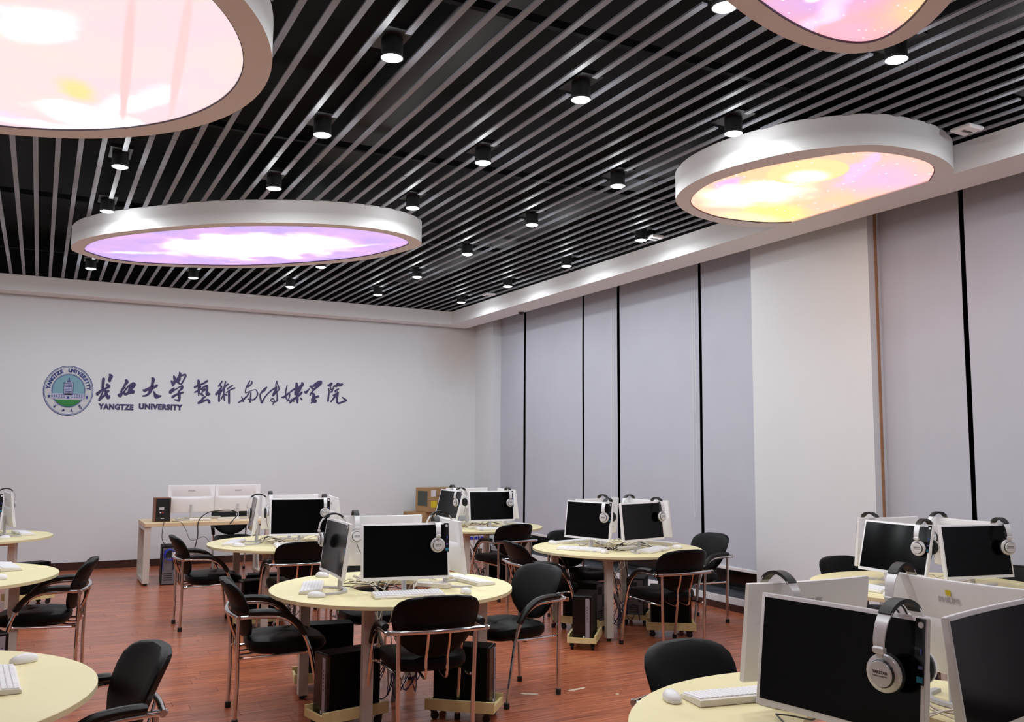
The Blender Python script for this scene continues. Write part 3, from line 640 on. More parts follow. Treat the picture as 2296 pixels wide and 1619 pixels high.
def arc_text(s, r, a0, a1, size, m, bold):
    n = len(s)
    for i, ch in enumerate(s):
        if ch == ' ': continue
        t = math.radians(a0+(a1-a0)*i/(n-1))
        o = text_part(ch, size, m, em, (RX*r*math.cos(t), -.006, RZ*r*math.sin(t)), (0, 0, 0), name='emblem_letter', bold=bold, extrude=.002)
        o.rotation_euler = Matrix.Rotation(-(t-PI/2), 3, 'Y').to_euler() if False else (Matrix.Rotation(-(t-PI/2), 3, 'Y') @ Matrix.Rotation(PI/2, 3, 'X')).to_euler()
arc_text('YANGTZE', .805, 172, 113, .066, navy_m, .004)
arc_text('UNIVERSITY', .805, 88, 8, .066, navy_m, .004)
# four small brush characters along the bottom of the ring
for k, a in enumerate((232, 258, 282, 308)):
    t = math.radians(a); m = MB(); cx_, cz_ = RX*.81*math.cos(t), RZ*.81*math.sin(t); src = CHARS[k]
    allp = [p for st in src for p in st]; mx_, mz_ = sum(p[0] for p in allp)/len(allp), sum(p[1] for p in allp)/len(allp); sc_ = .17; rt = t+PI/2
    for st in src:
        for i in range(len(st)-1):
            (a0, b0, w0), (a1, b1, w1) = st[i], st[i+1]
            def tr(a_, b_):
                u, v = (a_-mx_)*sc_, (b_-mz_)*sc_; return (cx_+u*math.cos(rt)-v*math.sin(rt), cz_+u*math.sin(rt)+v*math.cos(rt))
            p, q = tr(a0, b0), tr(a1, b1); dx, dz = q[0]-p[0], q[1]-p[1]; l = math.hypot(dx, dz) or 1; w = max(w0, w1)*sc_*.55
            m.xz([(p[0]-dz/l*w, p[1]+dx/l*w), (q[0]-dz/l*w, q[1]+dx/l*w), (q[0]+dz/l*w, q[1]-dx/l*w), (p[0]+dz/l*w, p[1]-dx/l*w)], -.007, -.003)
    m.build('emblem_character', navy_m, em, False)

# ---------------------------------------------------------------- round tables
def make_table():
    root = empty('round_table'); tag(root, cat='table')
    return root
TABLES = {
 'centre': ((2.14, 5.775), .80, -124, 'round table in the centre foreground, its top pale yellow and fully in view'),
 'desk': ((2.27, 8.93), .815, -128, 'round pale yellow table nearest the long desk at the back wall'),
 'window': ((4.92, 7.205), .80, -131, 'round pale yellow table in front of the blinds, left of the white column'),
 'far': ((4.76, 9.95), .79, -127, 'farthest round pale yellow table, in front of the cardboard boxes'),
 'leftfar': ((-.61, 10.77), .79, -45, 'farthest of the three round tables cut off by the left edge'),
 'leftmid': ((-.65, 7.54), .83, -24, 'middle of the three round tables cut off by the left edge'),
 'leftnear': ((-.60, 4.01), .855, -45, 'nearest round table, in the bottom left corner'),
 'front': ((2.50, 2.10), .845, -45, 'large round table in the bottom right corner, nearest the camera'),
 'column': ((5.50, 4.23), .80, -45, 'round table beyond the bottom right one, by the right window'),
}
HOLE = .27
for key, ((tx, ty), R, a0, lb) in TABLES.items():
    root = empty('round_table', (tx, ty, 0)); tag(root, lb, 'table', 'round computer tables')
    n = 72; ring_ = lambda r, z: [(r*math.cos(2*PI*k/n), r*math.sin(2*PI*k/n), z) for k in range(n)]
    rings = [ring_(HOLE, .750), ring_(R-.002, .750), ring_(R-.002, .7265), ring_(HOLE, .7265)]
    vs = [p for r in rings for p in r]; fs = []
    for l in range(4):
        if l == 1: continue
        for k in range(n): fs.append((l*n+k, l*n+(k+1) % n, ((l+1) % 4)*n+(k+1) % n, ((l+1) % 4)*n+k))
    fs += [(n+k, n+(k+1) % n, 2*n+(k+1) % n, 2*n+k) for k in range(n)]
    MB().add(vs, fs).build('tabletop', table_m, root)
    e = [ring_(R-.002, .7495), ring_(R, .7485), ring_(R, .728), ring_(R-.002, .727)]
    vs = [p for r in e for p in r]; fs = [(l*n+k, l*n+(k+1) % n, (l+1)*n+(k+1) % n, (l+1)*n+k) for l in range(3) for k in range(n)]
    MB().add(vs, fs).build('edge_band', edge_m, root)
    for q in range(4):
        a = math.radians(a0+90*q); r = .60
        lg = MB().box((r*math.cos(a), r*math.sin(a), .375), (.062, .062, .70), rz=a+PI/4-.25, bev=.004).build('leg', leg_m, root)
        MB().lathe([(.02, 0), (.02, .03)], (r*math.cos(a), r*math.sin(a), 0), 10).build('foot_cap', cap_m, lg)
    fr = MB()
    for q in range(4):
        a, b = math.radians(a0+90*q), math.radians(a0+90*q+90); r = .60
        p, s = (r*math.cos(a), r*math.sin(a)), (r*math.cos(b), r*math.sin(b))
        fr.box(((p[0]+s[0])/2, (p[1]+s[1])/2, .705), (math.dist(p, s)-.07, .03, .04), rz=math.atan2(s[1]-p[1], s[0]-p[0]))
    fr.build('under_frame', leg_m, root, False)

# ---------------------------------------------------------------- chairs
def make_chair():
    root = empty('armchair'); tag(root, cat='chair')
    for s in (-1, 1):
        pts = crom([(s*.288, .262, .02), (s*.284, .215, .30), (s*.280, .180, .45), (s*.280, .12, .562), (s*.281, .03, .628), (s*.284, -.08, .646), (s*.288, -.262, .648)], 5)
        lg = MB().tube(pts, .0125, 10).build('arm_leg', chrome_m, root)
        MB().lathe([(.019, 0), (.019, .036), (.014, .04)], (s*.288, .264, 0), 10).build('foot_cap', cap_m, lg)
        pp = crom([(s*.280, .158, .525), (s*.280, .10, .60), (s*.281, .02, .655), (s*.284, -.08, .673), (s*.286, -.185, .673)], 5)
        MB().tube(pp, [.019]+[.021]*(len(pp)-2)+[.018], 10, flat=1.15).build('arm_pad', pad_m, root)
        rl = MB().tube([(s*.213, -.238, .02), (s*.218, -.232, .25), (s*.224, -.238, .642)], .0125, 10).build('rear_leg', chrome_m, root)
        MB().lathe([(.019, 0), (.019, .036), (.014, .04)], (s*.213, -.238, 0), 10).build('foot_cap', cap_m, rl)
        MB().tube(crom([(s*.217, -.232, .395), (s*.20, -.19, .39), (s*.205, 0, .395), (s*.24, .17, .41), (s*.281, .19, .418)], 4), .009, 8).build('seat_rail', chrome_m, root)
        MB().tube(crom([(s*.062, -.282, .645), (s*.062, -.262, .57), (s*.062, -.236, .50), (s*.062, -.232, .43), (s*.062, -.205, .382), (s*.062, -.06, .400)], 5), .008, 8).build('back_strut', chrome_m, root)
    MB().tube(crom([(-.305, -.242, .648), (-.15, -.272, .650), (0, -.284, .650), (.15, -.272, .650), (.305, -.242, .648)], 5), .0145, 10).build('back_rail', chrome_m, root)
    # seat cushion
    def oval(sx, sy, z, n=40):
        out = []
        for k in range(n):
            t = 2*PI*k/n; c, s_ = math.cos(t), math.sin(t)
            x = sx*math.copysign(abs(c)**.55, c); y = sy*math.copysign(abs(s_)**.55, s_)
            out.append((x, .075+y, z-(.016*max(0, y/sy)**3 if z > .43 else 0)+.006*(abs(x)/.235)**2*(z > .46)))
        return out
    MB().layers([oval(.19, .20, .400), oval(.218, .230, .408), oval(.234, .246, .430), oval(.237, .248, .456), oval(.230, .241, .477), oval(.207, .217, .490), oval(.15, .16, .496), oval(.05, .06, .497)]).build('seat', vinyl_m, root)
    # padded backrest: wide rounded top, tapering to a rounded point below
    tw = [(0, .04), (.03, .085), (.10, .135), (.22, .185), (.38, .222), (.55, .238), (.70, .243), (.82, .238), (.91, .215), (.965, .175), (1.0, .10)]
    z0, z1 = .49, .848; m = MB(); NU = 14; front = []; back = []
    for t, w in tw:
        rf = []; rb = []; w *= 1.05
        for i in range(NU+1):
            u = -1+2*i/NU; x = w*u; z = z0+(z1-z0)*t
            y = -.170-.10*t-.045*t*t+.85*x*x
            e = (1-abs(u)**5)**.5*min(1, (t+.04)/.08)**.5*min(1, (1.03-t)/.09)**.5
            th = .005+.026*e
            rf.append((x, y+th, z)); rb.append((x, y-th, z))
        front.append(rf); back.append(rb)
    vs = [p for r in front for p in r]+[p for r in back for p in r]; NR = len(tw); C1 = NU+1; o = NR*C1; fs = []
    for j in range(NR-1):
        for i in range(NU):
            fs.append((j*C1+i, j*C1+i+1, (j+1)*C1+i+1, (j+1)*C1+i)); fs.append((o+j*C1+i, o+(j+1)*C1+i, o+(j+1)*C1+i+1, o+j*C1+i+1))
        fs.append((j*C1, (j+1)*C1, o+(j+1)*C1, o+j*C1)); fs.append((j*C1+NU, o+j*C1+NU, o+(j+1)*C1+NU, (j+1)*C1+NU))
    for i in range(NU):
        fs.append((i, o+i, o+i+1, i+1)); fs.append(((NR-1)*C1+i, (NR-1)*C1+i+1, o+(NR-1)*C1+i+1, o+(NR-1)*C1+i))
    m.add(vs, fs); m.build('backrest', vinyl_m, root)
    return root
ch0 = make_chair(); cu_ = [False]
def chair(x, y, yaw, label, group='black chrome framed armchairs round the tables'):
    place(ch0, cu_, (x, y, 0), math.radians(yaw-90), label, group)
chair(2.066, 5.005, 83.7, 'black armchair at the front of the centre table, its back to the camera')
chair(1.38, 5.885, -5, 'black armchair at the left of the centre table, seen from its side')
chair(2.965, 5.62, 190, 'black armchair right of the centre table, turned toward it, all four feet on open floor')
chair(2.26, 6.62, -92, 'black armchair hidden behind the centre table, only seat and legs below the top')
chair(4.10, 7.235, -6, 'black armchair at the left of the window table, behind the free standing chair')
chair(4.87, 7.77, -84, 'black armchair behind the window table, backrest top left of its monitors')
chair(5.80, 7.15, 183, 'black armchair at the right of the window table, against the blinds')
chair(4.835, 6.33, 90, 'black armchair at the front of the window table, back to the camera')
chair(4.755, 9.26, 98, 'black armchair at the front of the farthest table')
chair(2.135, 8.26, 90, 'black armchair in front of the desk side table, half hidden by the centre monitors')
chair(1.455, 9.0, 0, 'black armchair at the left of the desk side table, facing right')
chair(2.40, 12.75, -90, 'black armchair behind the long desk by the back wall', 'armchair behind the long desk')
chair(5.62, 4.88, -95, 'black armchair against the white column, only its backrest showing beside the tilted monitor')
chair(2.50, 2.86, -83, 'black armchair behind the bottom right table, large backrest in the foreground')
chair(.105, 7.46, 172, 'black armchair at the middle left table, facing left')
chair(.185, 4.00, 189, 'black armchair in the bottom left foreground, facing left')
chair(6.10, 4.12, 182, 'black armchair at the right edge of the view, right of the column table')

# ---------------------------------------------------------------- monitors
MW, MH, MZ, TILT = .56, .348, .10, .13
ct, st_ = math.cos(TILT), math.sin(TILT)
def mp(x, d, h, ):    # point on the tilted, slightly curved panel: x across, d toward the user, h up
    c = .016*(2*x/MW)**2
    return (x, (d+c)*ct-h*st_, MZ+h*ct+(d+c)*st_)
def make_monitor():
    root = empty('monitor'); tag(root, cat='monitor'); NX = 16
    prof = [(0, 0), (0, .004), (0, MH-.004), (-.003, MH), (-.017, MH), (-.020, MH-.006), (-.022, .590*MH), (-.030, .575*MH), (-.040, .50*MH), (-.042, .18*MH), (-.030, .02*MH), (-.018, 0)]
    n = len(prof); vs = []; fs = []
    xs = [-MW/2, -MW/2+.003]+[-MW/2+MW*i/NX for i in range(1, NX)]+[MW/2-.003, MW/2]
    for i, x in enumerate(xs):
        k = .0025 if i in (0, len(xs)-1) else 0
        for (d, h) in prof:
            hh = min(max(h, k), MH-k); dd = d
            edge = 1-abs(2*x/MW)**8; 
            if d < -.022: dd = -.022+(d+.022)*max(edge, .25)
            vs.append(mp(x, dd-(k if d == 0 else 0), hh))
    for i in range(len(xs)-1):
        for j in range(n): fs.append((i*n+j, i*n+(j+1) % n, (i+1)*n+(j+1) % n, (i+1)*n+j))
    fs.append(tuple(range(n-1, -1, -1))); fs.append(tuple((len(xs)-1)*n+j for j in range(n)))
    body = MB().add(vs, fs).build('monitor_shell', white_m, root)
    sv = []; sf = []
    for i in range(NX+1):
        x = -(MW/2-.013)+(MW-.026)*i/NX
        for (d, h) in ((.0012, .019), (.0012, MH-.013), (-.002, MH-.013), (-.002, .019)): sv.append(mp(x, d, h))
    for i in range(NX):
        for j in range(4): sf.append((i*4+j, i*4+(j+1) % 4, (i+1)*4+(j+1) % 4, (i+1)*4+j))
    sf += [(3, 2, 1, 0), tuple(NX*4+j for j in range(4))]
    MB().add(sv, sf).build('screen', screen_m, root)
    # glossy feature sticker at the viewer's upper right corner (local -x)
    x0, x1 = -MW/2+.003, -MW/2+.033
    def plate(a, b, h0, h1, d, nm, m_, par):
        v = [mp(a, d, h0), mp(b, d, h0), mp(b, d, h1), mp(a, d, h1), mp(a, d-.003, h0), mp(b, d-.003, h0), mp(b, d-.003, h1), mp(a, d-.003, h1)]
        return MB().add(v, [(0, 1, 2, 3), (7, 6, 5, 4), (0, 4, 5, 1), (1, 5, 6, 2), (2, 6, 7, 3), (3, 7, 4, 0)]).build(nm, m_, par, False)
    stk = plate(x0, x1, .165, MH-.004, .0030, 'feature_sticker', sticker_m, root)
    plate(x1, x1+.010, .165, .235, .0026, 'sticker_tail', sticker_m, stk)
    plate(x0+.003, x0+.022, .171, .187, .0042, 'sticker_icon', cyan_m, stk)
    plate(x0+.008, x0+.013, .246, .262, .0042, 'sticker_icon', mat('blue icon', (70, 90, 190), .5), stk)
    plate(x0+.004, x0+.018, .207, .216, .0042, 'sticker_icon', mat('violet icon', (90, 86, 140), .5), stk)
    c = Vector(mp(x0+.013, .0042, MH-.022)); g = MB()
    pr = [(c.x+.0085*math.cos(2*PI*k/16), c.y+(-.0085*math.sin(2*PI*k/16))*st_, c.z+.0085*math.sin(2*PI*k/16)*ct) for k in range(16)]
    g.add(pr+[(a, b-.002, z) for a, b, z in pr], [tuple(range(16)), tuple(range(31, 15, -1))]); g.build('sticker_badge', icon_m, stk, False)
    # stand: slim neck, C shaped foot open to the user
    MB().tube([(0, -.052, .008), (0, -.058, .09), (0, -.062, .20)], [.017, .015, .014], 10).build('stand_neck', grey_m, root)
    arc = crom([(-.155, .085, .007), (-.14, .0, .007), (-.085, -.062, .008), (0, -.082, .009), (.085, -.062, .008), (.14, .0, .007), (.155, .085, .007)], 6)
    m = MB(); A = []; 
    for i, p in enumerate(arc):
        t = (arc[min(i+1, len(arc)-1)]-arc[max(i-1, 0)]).normalized(); nn = Vector((-t.y, t.x, 0)); w = .015 if 2 < i < len(arc)-3 else .012
        A.append([p+nn*w+Vector((0, 0, -.006)), p+nn*(w-.002)+Vector((0, 0, .006)), p-nn*(w-.002)+Vector((0, 0, .006)), p-nn*w+Vector((0, 0, -.006))])
    vs = [tuple(q) for r in A for q in r]; fs = [(i*4+j, i*4+(j+1) % 4, (i+1)*4+(j+1) % 4, (i+1)*4+j) for i in range(len(A)-1) for j in range(4)]+[(3, 2, 1, 0), tuple((len(A)-1)*4+j for j in range(4))]
    m.add(vs, fs).build('stand_foot', grey_m, root)
    # back: maker's lettering
    p = mp(0, -.0235, .80*MH)
    t = text_part('PHILIPS', .026, print_m, root, (p[0], p[1]+.0005, p[2]), (PI/2+TILT, 0, 0), name='maker_lettering', bold=.0006, extrude=.0006)
    return root
mon0 = make_monitor(); mu = [False]
TILT = .25; ct, st_ = math.cos(TILT), math.sin(TILT)
mon1 = make_monitor(); mu1 = [False]
NAMES = {'centre': 'the centre table', 'desk': 'the desk side table', 'window': 'the window table', 'far': 'the farthest table by the boxes',
         'leftfar': 'the farthest left edge table', 'leftmid': 'the middle left table', 'leftnear': 'the bottom left table', 'front': 'the bottom right table', 'column': 'the table right of the column'}
# key: table, side word, x, y, facing (deg)
MON = [
 ('centre', 'front', 2.073, 5.360, 260.5), ('centre', 'left', 1.715, 5.745, 178), ('centre', 'back', 2.19, 6.15, 82), ('centre', 'right', 2.535, 5.67, 352),
 ('window', 'left', 4.535, 7.120, 195.5), ('window', 'right front', 4.935, 6.79, 283), ('window', 'back', 4.93, 7.60, 98), ('window', 'right back', 5.315, 7.22, 12),
 ('desk', 'front', 2.225, 8.53, 262), ('desk', 'left', 1.855, 8.95, 172), ('desk', 'back', 2.32, 9.335, 82), ('desk', 'right', 2.68, 8.87, 352),
 ('far', 'left', 4.335, 9.925, 183.5), ('far', 'front', 4.685, 9.40, 266), ('far', 'back', 4.80, 10.38, 87), ('far', 'right', 5.17, 9.90, 355),
 ('leftfar', 'front', -.57, 10.38, 262), ('leftfar', 'right', -.22, 10.78, 8),
 ('leftmid', 'right', -.315, 7.50, 8), ('leftmid', 'front', -.70, 7.13, 262),
 ('front', 'left front', 2.144, 1.995, 189), ('front', 'back left', 2.508, 2.475, 86.5), ('front', 'right front', 2.56, 1.73, 281), ('front', 'back right', 3.02, 2.21, 3),
 ('column', 'left', 5.14, 4.255, 178), ('column', 'front', 5.47, 3.845, 260.5), ('column', 'back', 5.52, 4.62, 84), ('column', 'right', 5.885, 4.22, 355)]
SIDE = {'front': 'screen toward the camera', 'left': 'screen facing left', 'back': 'facing the back wall', 'right': 'facing right', 'right front': 'screen angled to the right front',
        'right back': 'facing right toward the blinds', 'left front': 'big black screen toward the camera', 'back left': 'white back seen above the black screen', 'back right': 'white back behind the headphones'}
MLOC = {}
for (t, sd, x, y, a) in MON:
    lb = 'white monitor on %s, %s' % (NAMES[t], SIDE[sd])
    lean = (t, sd) in (('column', 'left'), ('far', 'left'))
    o = place(mon1 if lean else mon0, mu1 if lean else mu, (x, y, .75), math.radians(a-90), lb, 'white curved monitors on the round tables')
    MLOC[(t, sd)] = (x, y, math.radians(a))
    if (t, sd) == ('front', 'back right'):
        TILT = .13; ct, st_ = math.cos(TILT), math.sin(TILT); q_ = mp(.0, -.0238, .80*MH+.027)
        nt_ = MB().box((0, 0, 0), (.020, .0012, .020), rx=TILT).build('yellow_note', note_m, o, False, loc=q_)

# ---------------------------------------------------------------- headphones hung over the monitors
def make_phones():
    root = empty('headphones'); tag(root, cat='headphones')
    # origin: under the band, on the monitor's top edge; y = toward the user, z up, band width along x
    def strap(pts, w, th, name, m_, par):
        P = [Vector(p) for p in pts]; vs = []; fs = []
        for i, p in enumerate(P):
            t = (P[min(i+1, len(P)-1)]-P[max(i-1, 0)]).normalized(); nn = Vector((0, -t.z, t.y))
            ww = w[i] if isinstance(w, list) else w
            vs += [tuple(p+Vector((sx*ww/2, 0, 0))+nn*sn*th/2) for sx, sn in ((-1, -1), (1, -1), (1, 1), (-1, 1))]
        for i in range(len(P)-1):
            for j in range(4): fs.append((i*4+j, i*4+(j+1) % 4, (i+1)*4+(j+1) % 4, (i+1)*4+j))
        fs += [(3, 2, 1, 0), tuple((len(P)-1)*4+j for j in range(4))]
        return MB().add(vs, fs).build(name, m_, par)
    top = crom([(0, .066, .004), (0, .050, .018), (0, .026, .029), (0, 0, .033), (0, -.026, .029), (0, -.050, .018), (0, -.066, .004)], 5)
    strap(top, .034, .011, 'band_pad', cushion_m, root)
    for s in (1, -1):
        side = crom([(0, s*.060, .010), (0, s*.082, -.018), (0, s*.094, -.052), (0, s*.095, -.074)], 5)
        strap(side, [.036-.008*i/(len(side)-1) for i in range(len(side))], .004, 'band_arm', silver_m, root)
        MB().box((0, s*.0945, -.078), (.030, .014, .018), bev=.004).build('slider_block', silver_m, root)
        MB().box((0, s*.092, -.091), (.016, .006, .016), bev=.001).build('yoke', silver_m, root)
        cz = -.136; y0 = s*.080
        k = MB().lathe([(.001, s*.016), (.030, s*.0155), (.031, s*.014), (.031, s*.008), (.0335, s*.006), (.045, s*.0035), (.0465, s*0), (.0465, s*-.006), (.040, s*-.010)], (0, y0, cz), 28, 'y').build('ear_cup', silver_m, root)
        MB().lathe([(.0308, s*.0125), (.0345, s*.0075), (.0345, s*.0065), (.0308, s*.0065)], (0, y0, cz), 28, 'y').build('cup_groove', ringdark_m, k)
        MB().lathe([(.041, s*-.007), (.047, s*-.010), (.048, s*-.018), (.040, s*-.024), (.022, s*-.020), (.001, s*-.018)], (0, y0, cz), 24, 'y').build('ear_cushion', cushion_m, root)
        text_part('TAKSTAR', .0095, dprint_m, k, (0, y0+s*.0162, cz+.004), (PI/2, 0, PI if s > 0 else 0), name='cup_lettering', extrude=.0002, bold=.0003)
        text_part('STEREO MONITOR', .0045, dprint_m, k, (0, y0+s*.0162, cz-.005), (PI/2, 0, PI if s > 0 else 0), name='cup_lettering', extrude=.0002)
    wire = crom([(0, -.078, -.180), (.01, -.082, -.21), (.03, -.088, -.25), (.05, -.10, -.278)], 5)
    MB().tube(wire, .002, 6).build('headphone_cord', cable_m, root)
    return root
ph0 = make_phones(); pu = [False]
PH = [(('centre', 'front'), -.195, 1.0, 0), (('centre', 'left'), .185, 1.0, 0), (('centre', 'back'), -.20, 1.0, 0), (('centre', 'right'), -.19, 1.0, 0),
      (('window', 'left'), -.215, 1.0, 12), (('window', 'right front'), -.235, 1.0, -8), (('window', 'back'), .06, 1.0, 0), (('window', 'right back'), -.22, 1.0, 0),
      (('desk', 'front'), -.225, 1.0, 0), (('desk', 'left'), -.18, 1.05, 0), (('desk', 'back'), -.20, 1.0, 0), (('desk', 'right'), .18, 1.0, 0),
      (('far', 'left'), -.20, 1.0, 14), (('far', 'front'), -.215, 1.0, 0), (('far', 'back'), -.20, 1.0, 0), (('far', 'right'), .2, 1.0, 0),
      (('leftfar', 'right'), -.10, 1.0, 0), (('front', 'left front'), -.19, 1.14, -2), (('front', 'back left'), -.15, 1.05, 0), (('front', 'back right'), -.20, 1.1, 10),
      (('column', 'left'), -.20, 1.08, 10), (('column', 'front'), -.235, 1.08, -14), (('column', 'back'), -.18, 1.05, 0), (('column', 'right'), -.2, 1.05, 0)]
for key, lx, sc, tw_ in PH:
    if key in (('desk', 'right'), ('far', 'right')): continue
    x, y, a = MLOC[key]
    TLT = .25 if key in (('column', 'left'), ('far', 'left')) else .13; ct, st_ = math.cos(TLT), math.sin(TLT)
    p = mp(lx, -.010, MH)
    rz = a-PI/2; w = rotz(p, rz)
    nm = NAMES[key[0]]
    lb = 'silver headphones on the %s monitor of %s' % ({'left front': 'front', 'back left': 'rear left', 'back right': 'rear right', 'right front': 'right hand', 'right back': 'rear right'}.get(key[1], key[1]), nm)
    place(ph0, pu, (x+w[0], y+w[1], .75+w[2]+.002-.026*(sc-1)+.001), rz+math.radians(tw_), lb, 'silver headphones hung over the monitors', sc)

# ---------------------------------------------------------------- keyboards and mice
def make_keyboard():
    root = empty('keyboard'); tag(root, cat='keyboard')
    w, d = .44, .142
    prof = [(-d/2, .002), (-d/2, .012), (-d/2+.006, .016), (d/2-.01, .026), (d/2, .024), (d/2, .002)]
    vs = [(x, y, z) for x in (-w/2, w/2) for y, z in prof]; n = 6
    MB().add(vs, [tuple(range(n-1, -1, -1)), tuple(range(n, 2*n))]+[(i, (i+1) % n, n+(i+1) % n, n+i) for i in range(n)]).build('keyboard_case', offwhite_m, root)
    k = MB()
    for r in range(6):
        y = -d/2+.017+r*.0205; z = .0155+.0105*(y+d/2)/d*1.0+.002
        x = -w/2+.010; cols = 21
        for c in range(cols):
            if r == 0 and 3 < c < 9: continue
            xx = -w/2+.0145+c*.0205
            if c in (14, 17) : xx += .001
            k.box((xx, y, z), (.0175, .0175, .008), bev=.0015)
        if r == 0: k.box((-w/2+.0145+6*.0205, y, z), (.098, .0175, .008), bev=.0015)
    tag(k.build('keycaps', key_m, root, False), kind='stuff')
    return root
kb0 = make_keyboard(); ku = [False]
def make_mouse():
    root = empty('mouse'); tag(root, cat='mouse')
    n = 24; rings = []
    for z, s_, sh in ((.001, .92, 0), (.006, 1.0, 0), (.014, .99, 0), (.022, .9, -.002), (.029, .74, -.005), (.034, .5, -.008), (.0365, .22, -.011)):
        rings.append([(.031*s_*math.copysign(abs(math.cos(2*PI*k/n))**.85, math.cos(2*PI*k/n)), sh+.056*s_*math.copysign(abs(math.sin(2*PI*k/n))**.85, math.sin(2*PI*k/n)), z) for k in range(n)])
    MB().layers(rings).build('mouse_body', white_m, root)
    MB().lathe([(.006, -.003), (.0065, 0), (.006, .003)], (0, .030, .0245), 12, 'x').build('scroll_wheel', grey_m, root)
    return root
ms0 = make_mouse(); mzu = [False]
# (table, which, x, y, direction the user faces (deg))
KB = [('centre', 'in front of the camera facing monitor', 2.085, 5.345, 82), ('centre', 'left of the left monitor', 1.625, 5.885, -18), ('centre', 'at the right edge of the top', 2.70, 5.755, 186),
      ('window', 'below the left monitor', 4.475, 7.13, 35), ('window', 'below the right hand monitor', 5.06, 6.80, 118), ('window', 'behind the left monitor', 4.80, 7.78, -80), ('window', 'at the rear right side', 5.50, 7.35, 200),
      ('desk', 'at the left rim', 1.71, 9.0, -22), ('desk', 'behind the front chair', 2.20, 8.43, 84),
      ('far', 'in front of the camera facing monitor', 4.73, 9.42, 82), ('far', 'at the right rim', 5.30, 10.0, 186),
      ('leftfar', 'near the rim', -.10, 10.88, 192), ('leftmid', 'near the rim', -.17, 7.86, 190), ('leftnear', 'cut by the left edge', -.095, 4.07, 184),
      ('front', 'left of the black screen', 2.355, 2.63, -99), ('column', 'left of the tilted monitor', 4.96, 4.36, 0)]
for (t, wh, x, y, a) in KB:
    place(kb0, ku, (x, y, .75), math.radians(a-90), 'white keyboard on %s, %s' % (NAMES[t], wh), 'white keyboards on the round tables')
MS = [('centre', 'beside the left keyboard', 1.56, 5.54, -20), ('centre', 'right of the front keyboard', 2.46, 5.30, 82), ('centre', 'behind the left monitor near the rim', 1.84, 6.40, -60),
      ('window', 'at the right end of the left keyboard', 4.545, 6.845, 40), ('window', 'right of the right hand keyboard', 5.40, 6.90, 115), ('window', 'at the rear left rim', 4.53, 7.74, -70),
      ('desk', 'beside the keyboard at the left rim', 1.70, 8.70, -25), ('desk', 'behind the front chair', 2.03, 8.62, 84),
      ('leftfar', 'near the stand foot', -.26, 10.38, 190), ('leftmid', 'cut by the left edge', -.20, 7.20, 190), ('leftnear', 'above the keyboard', -.01, 4.40, 200),
      ('front', 'left of the keyboard', 2.095, 2.715, -110), ('column', 'left of the tilted monitor', 4.85, 4.03, -10)]
for (t, wh, x, y, a) in MS:
    place(ms0, mzu, (x, y, .75), math.radians(a-90), 'white mouse on %s, %s' % (NAMES[t], wh), 'white mice on the round tables')

# ---------------------------------------------------------------- computer towers on plywood trolleys
def make_trolley():
    root = empty('computer_trolley'); tag(root, cat='trolley')
    L_, W_ = .44, .245; z = .062
    MB().box((0, 0, z+.009), (L_-.034, W_-.034, .018)).build('base_board', ply_m, root, False)
    for s in (-1, 1):
        MB().box((0, s*(W_/2-.008), z+.033), (L_, .016, .066)).build('side_board', ply_m, root, False)
        MB().box((s*(L_/2-.008), 0, z+.022), (.0155, W_-.033, .044)).build('end_board', ply_m, root, False)
        for q in (-1, 1):
            c = MB().box((s*(L_/2-.05), q*(W_/2-.035), z-.004), (.045, .032, .012)).box((s*(L_/2-.05), q*(W_/2-.035)-.014, z-.018), (.03, .004, .03)).box((s*(L_/2-.05), q*(W_/2-.035)+.014, z-.018), (.03, .004, .03)).build('caster', cap_m, root, False)
            MB().lathe([(.018, -.0105), (.0245, -.008), (.0245, .008), (.018, .0105)], (s*(L_/2-.055), q*(W_/2-.035), .0245), 16, 'y').build('caster_wheel', cap_m, c)
    return root
tr0 = make_trolley(); tu = [False]
def make_tower():
    root = empty('computer_tower'); tag(root, cat='computer')
    L_, W_, H_ = .355, .165, .365     # front at +x
    MB().box((-.008, 0, H_/2), (L_-.016, W_, H_), bev=.003).build('tower_case', pc_m, root)
    MB().box((L_/2-.006, 0, H_/2), (.02, W_-.001, H_-.002), bev=.006).build('front_panel', mat('glossy black front', (10, 10, 12), .25), root)
    f = MB().box((L_/2+.0055, .045, H_/2-.006), (.004, .034, H_-.03), bev=.0012).build('silver_strip', pcgrey_m, root)
    p = MB()
    for k in range(6): p.box((L_/2+.008, .045, .21+.022*k-.05), (.002, .006, .010))
    p.build('front_ports', vent_m, f, False)
    MB().box((L_/2+.0045, .014, .028), (.002, .014, .016)).build('white_sticker', paper_m, root, False)
    r = MB().box((-L_/2-.001, 0, H_/2), (.004, W_-.02, H_-.02)).build('rear_plate', pcrear_m, root, False)
    v = MB().box((-L_/2-.004, .02, H_-.07), (.003, .08, .07))
    for k in range(4): v.box((-L_/2-.004, .01, .05+.02*k), (.003, .09, .010))
    v.box((-L_/2-.004, -.045, .20), (.003, .03, .11)); v.build('rear_vents', vent_m, r, False)
    return root
tw0 = make_tower(); twu = [False]
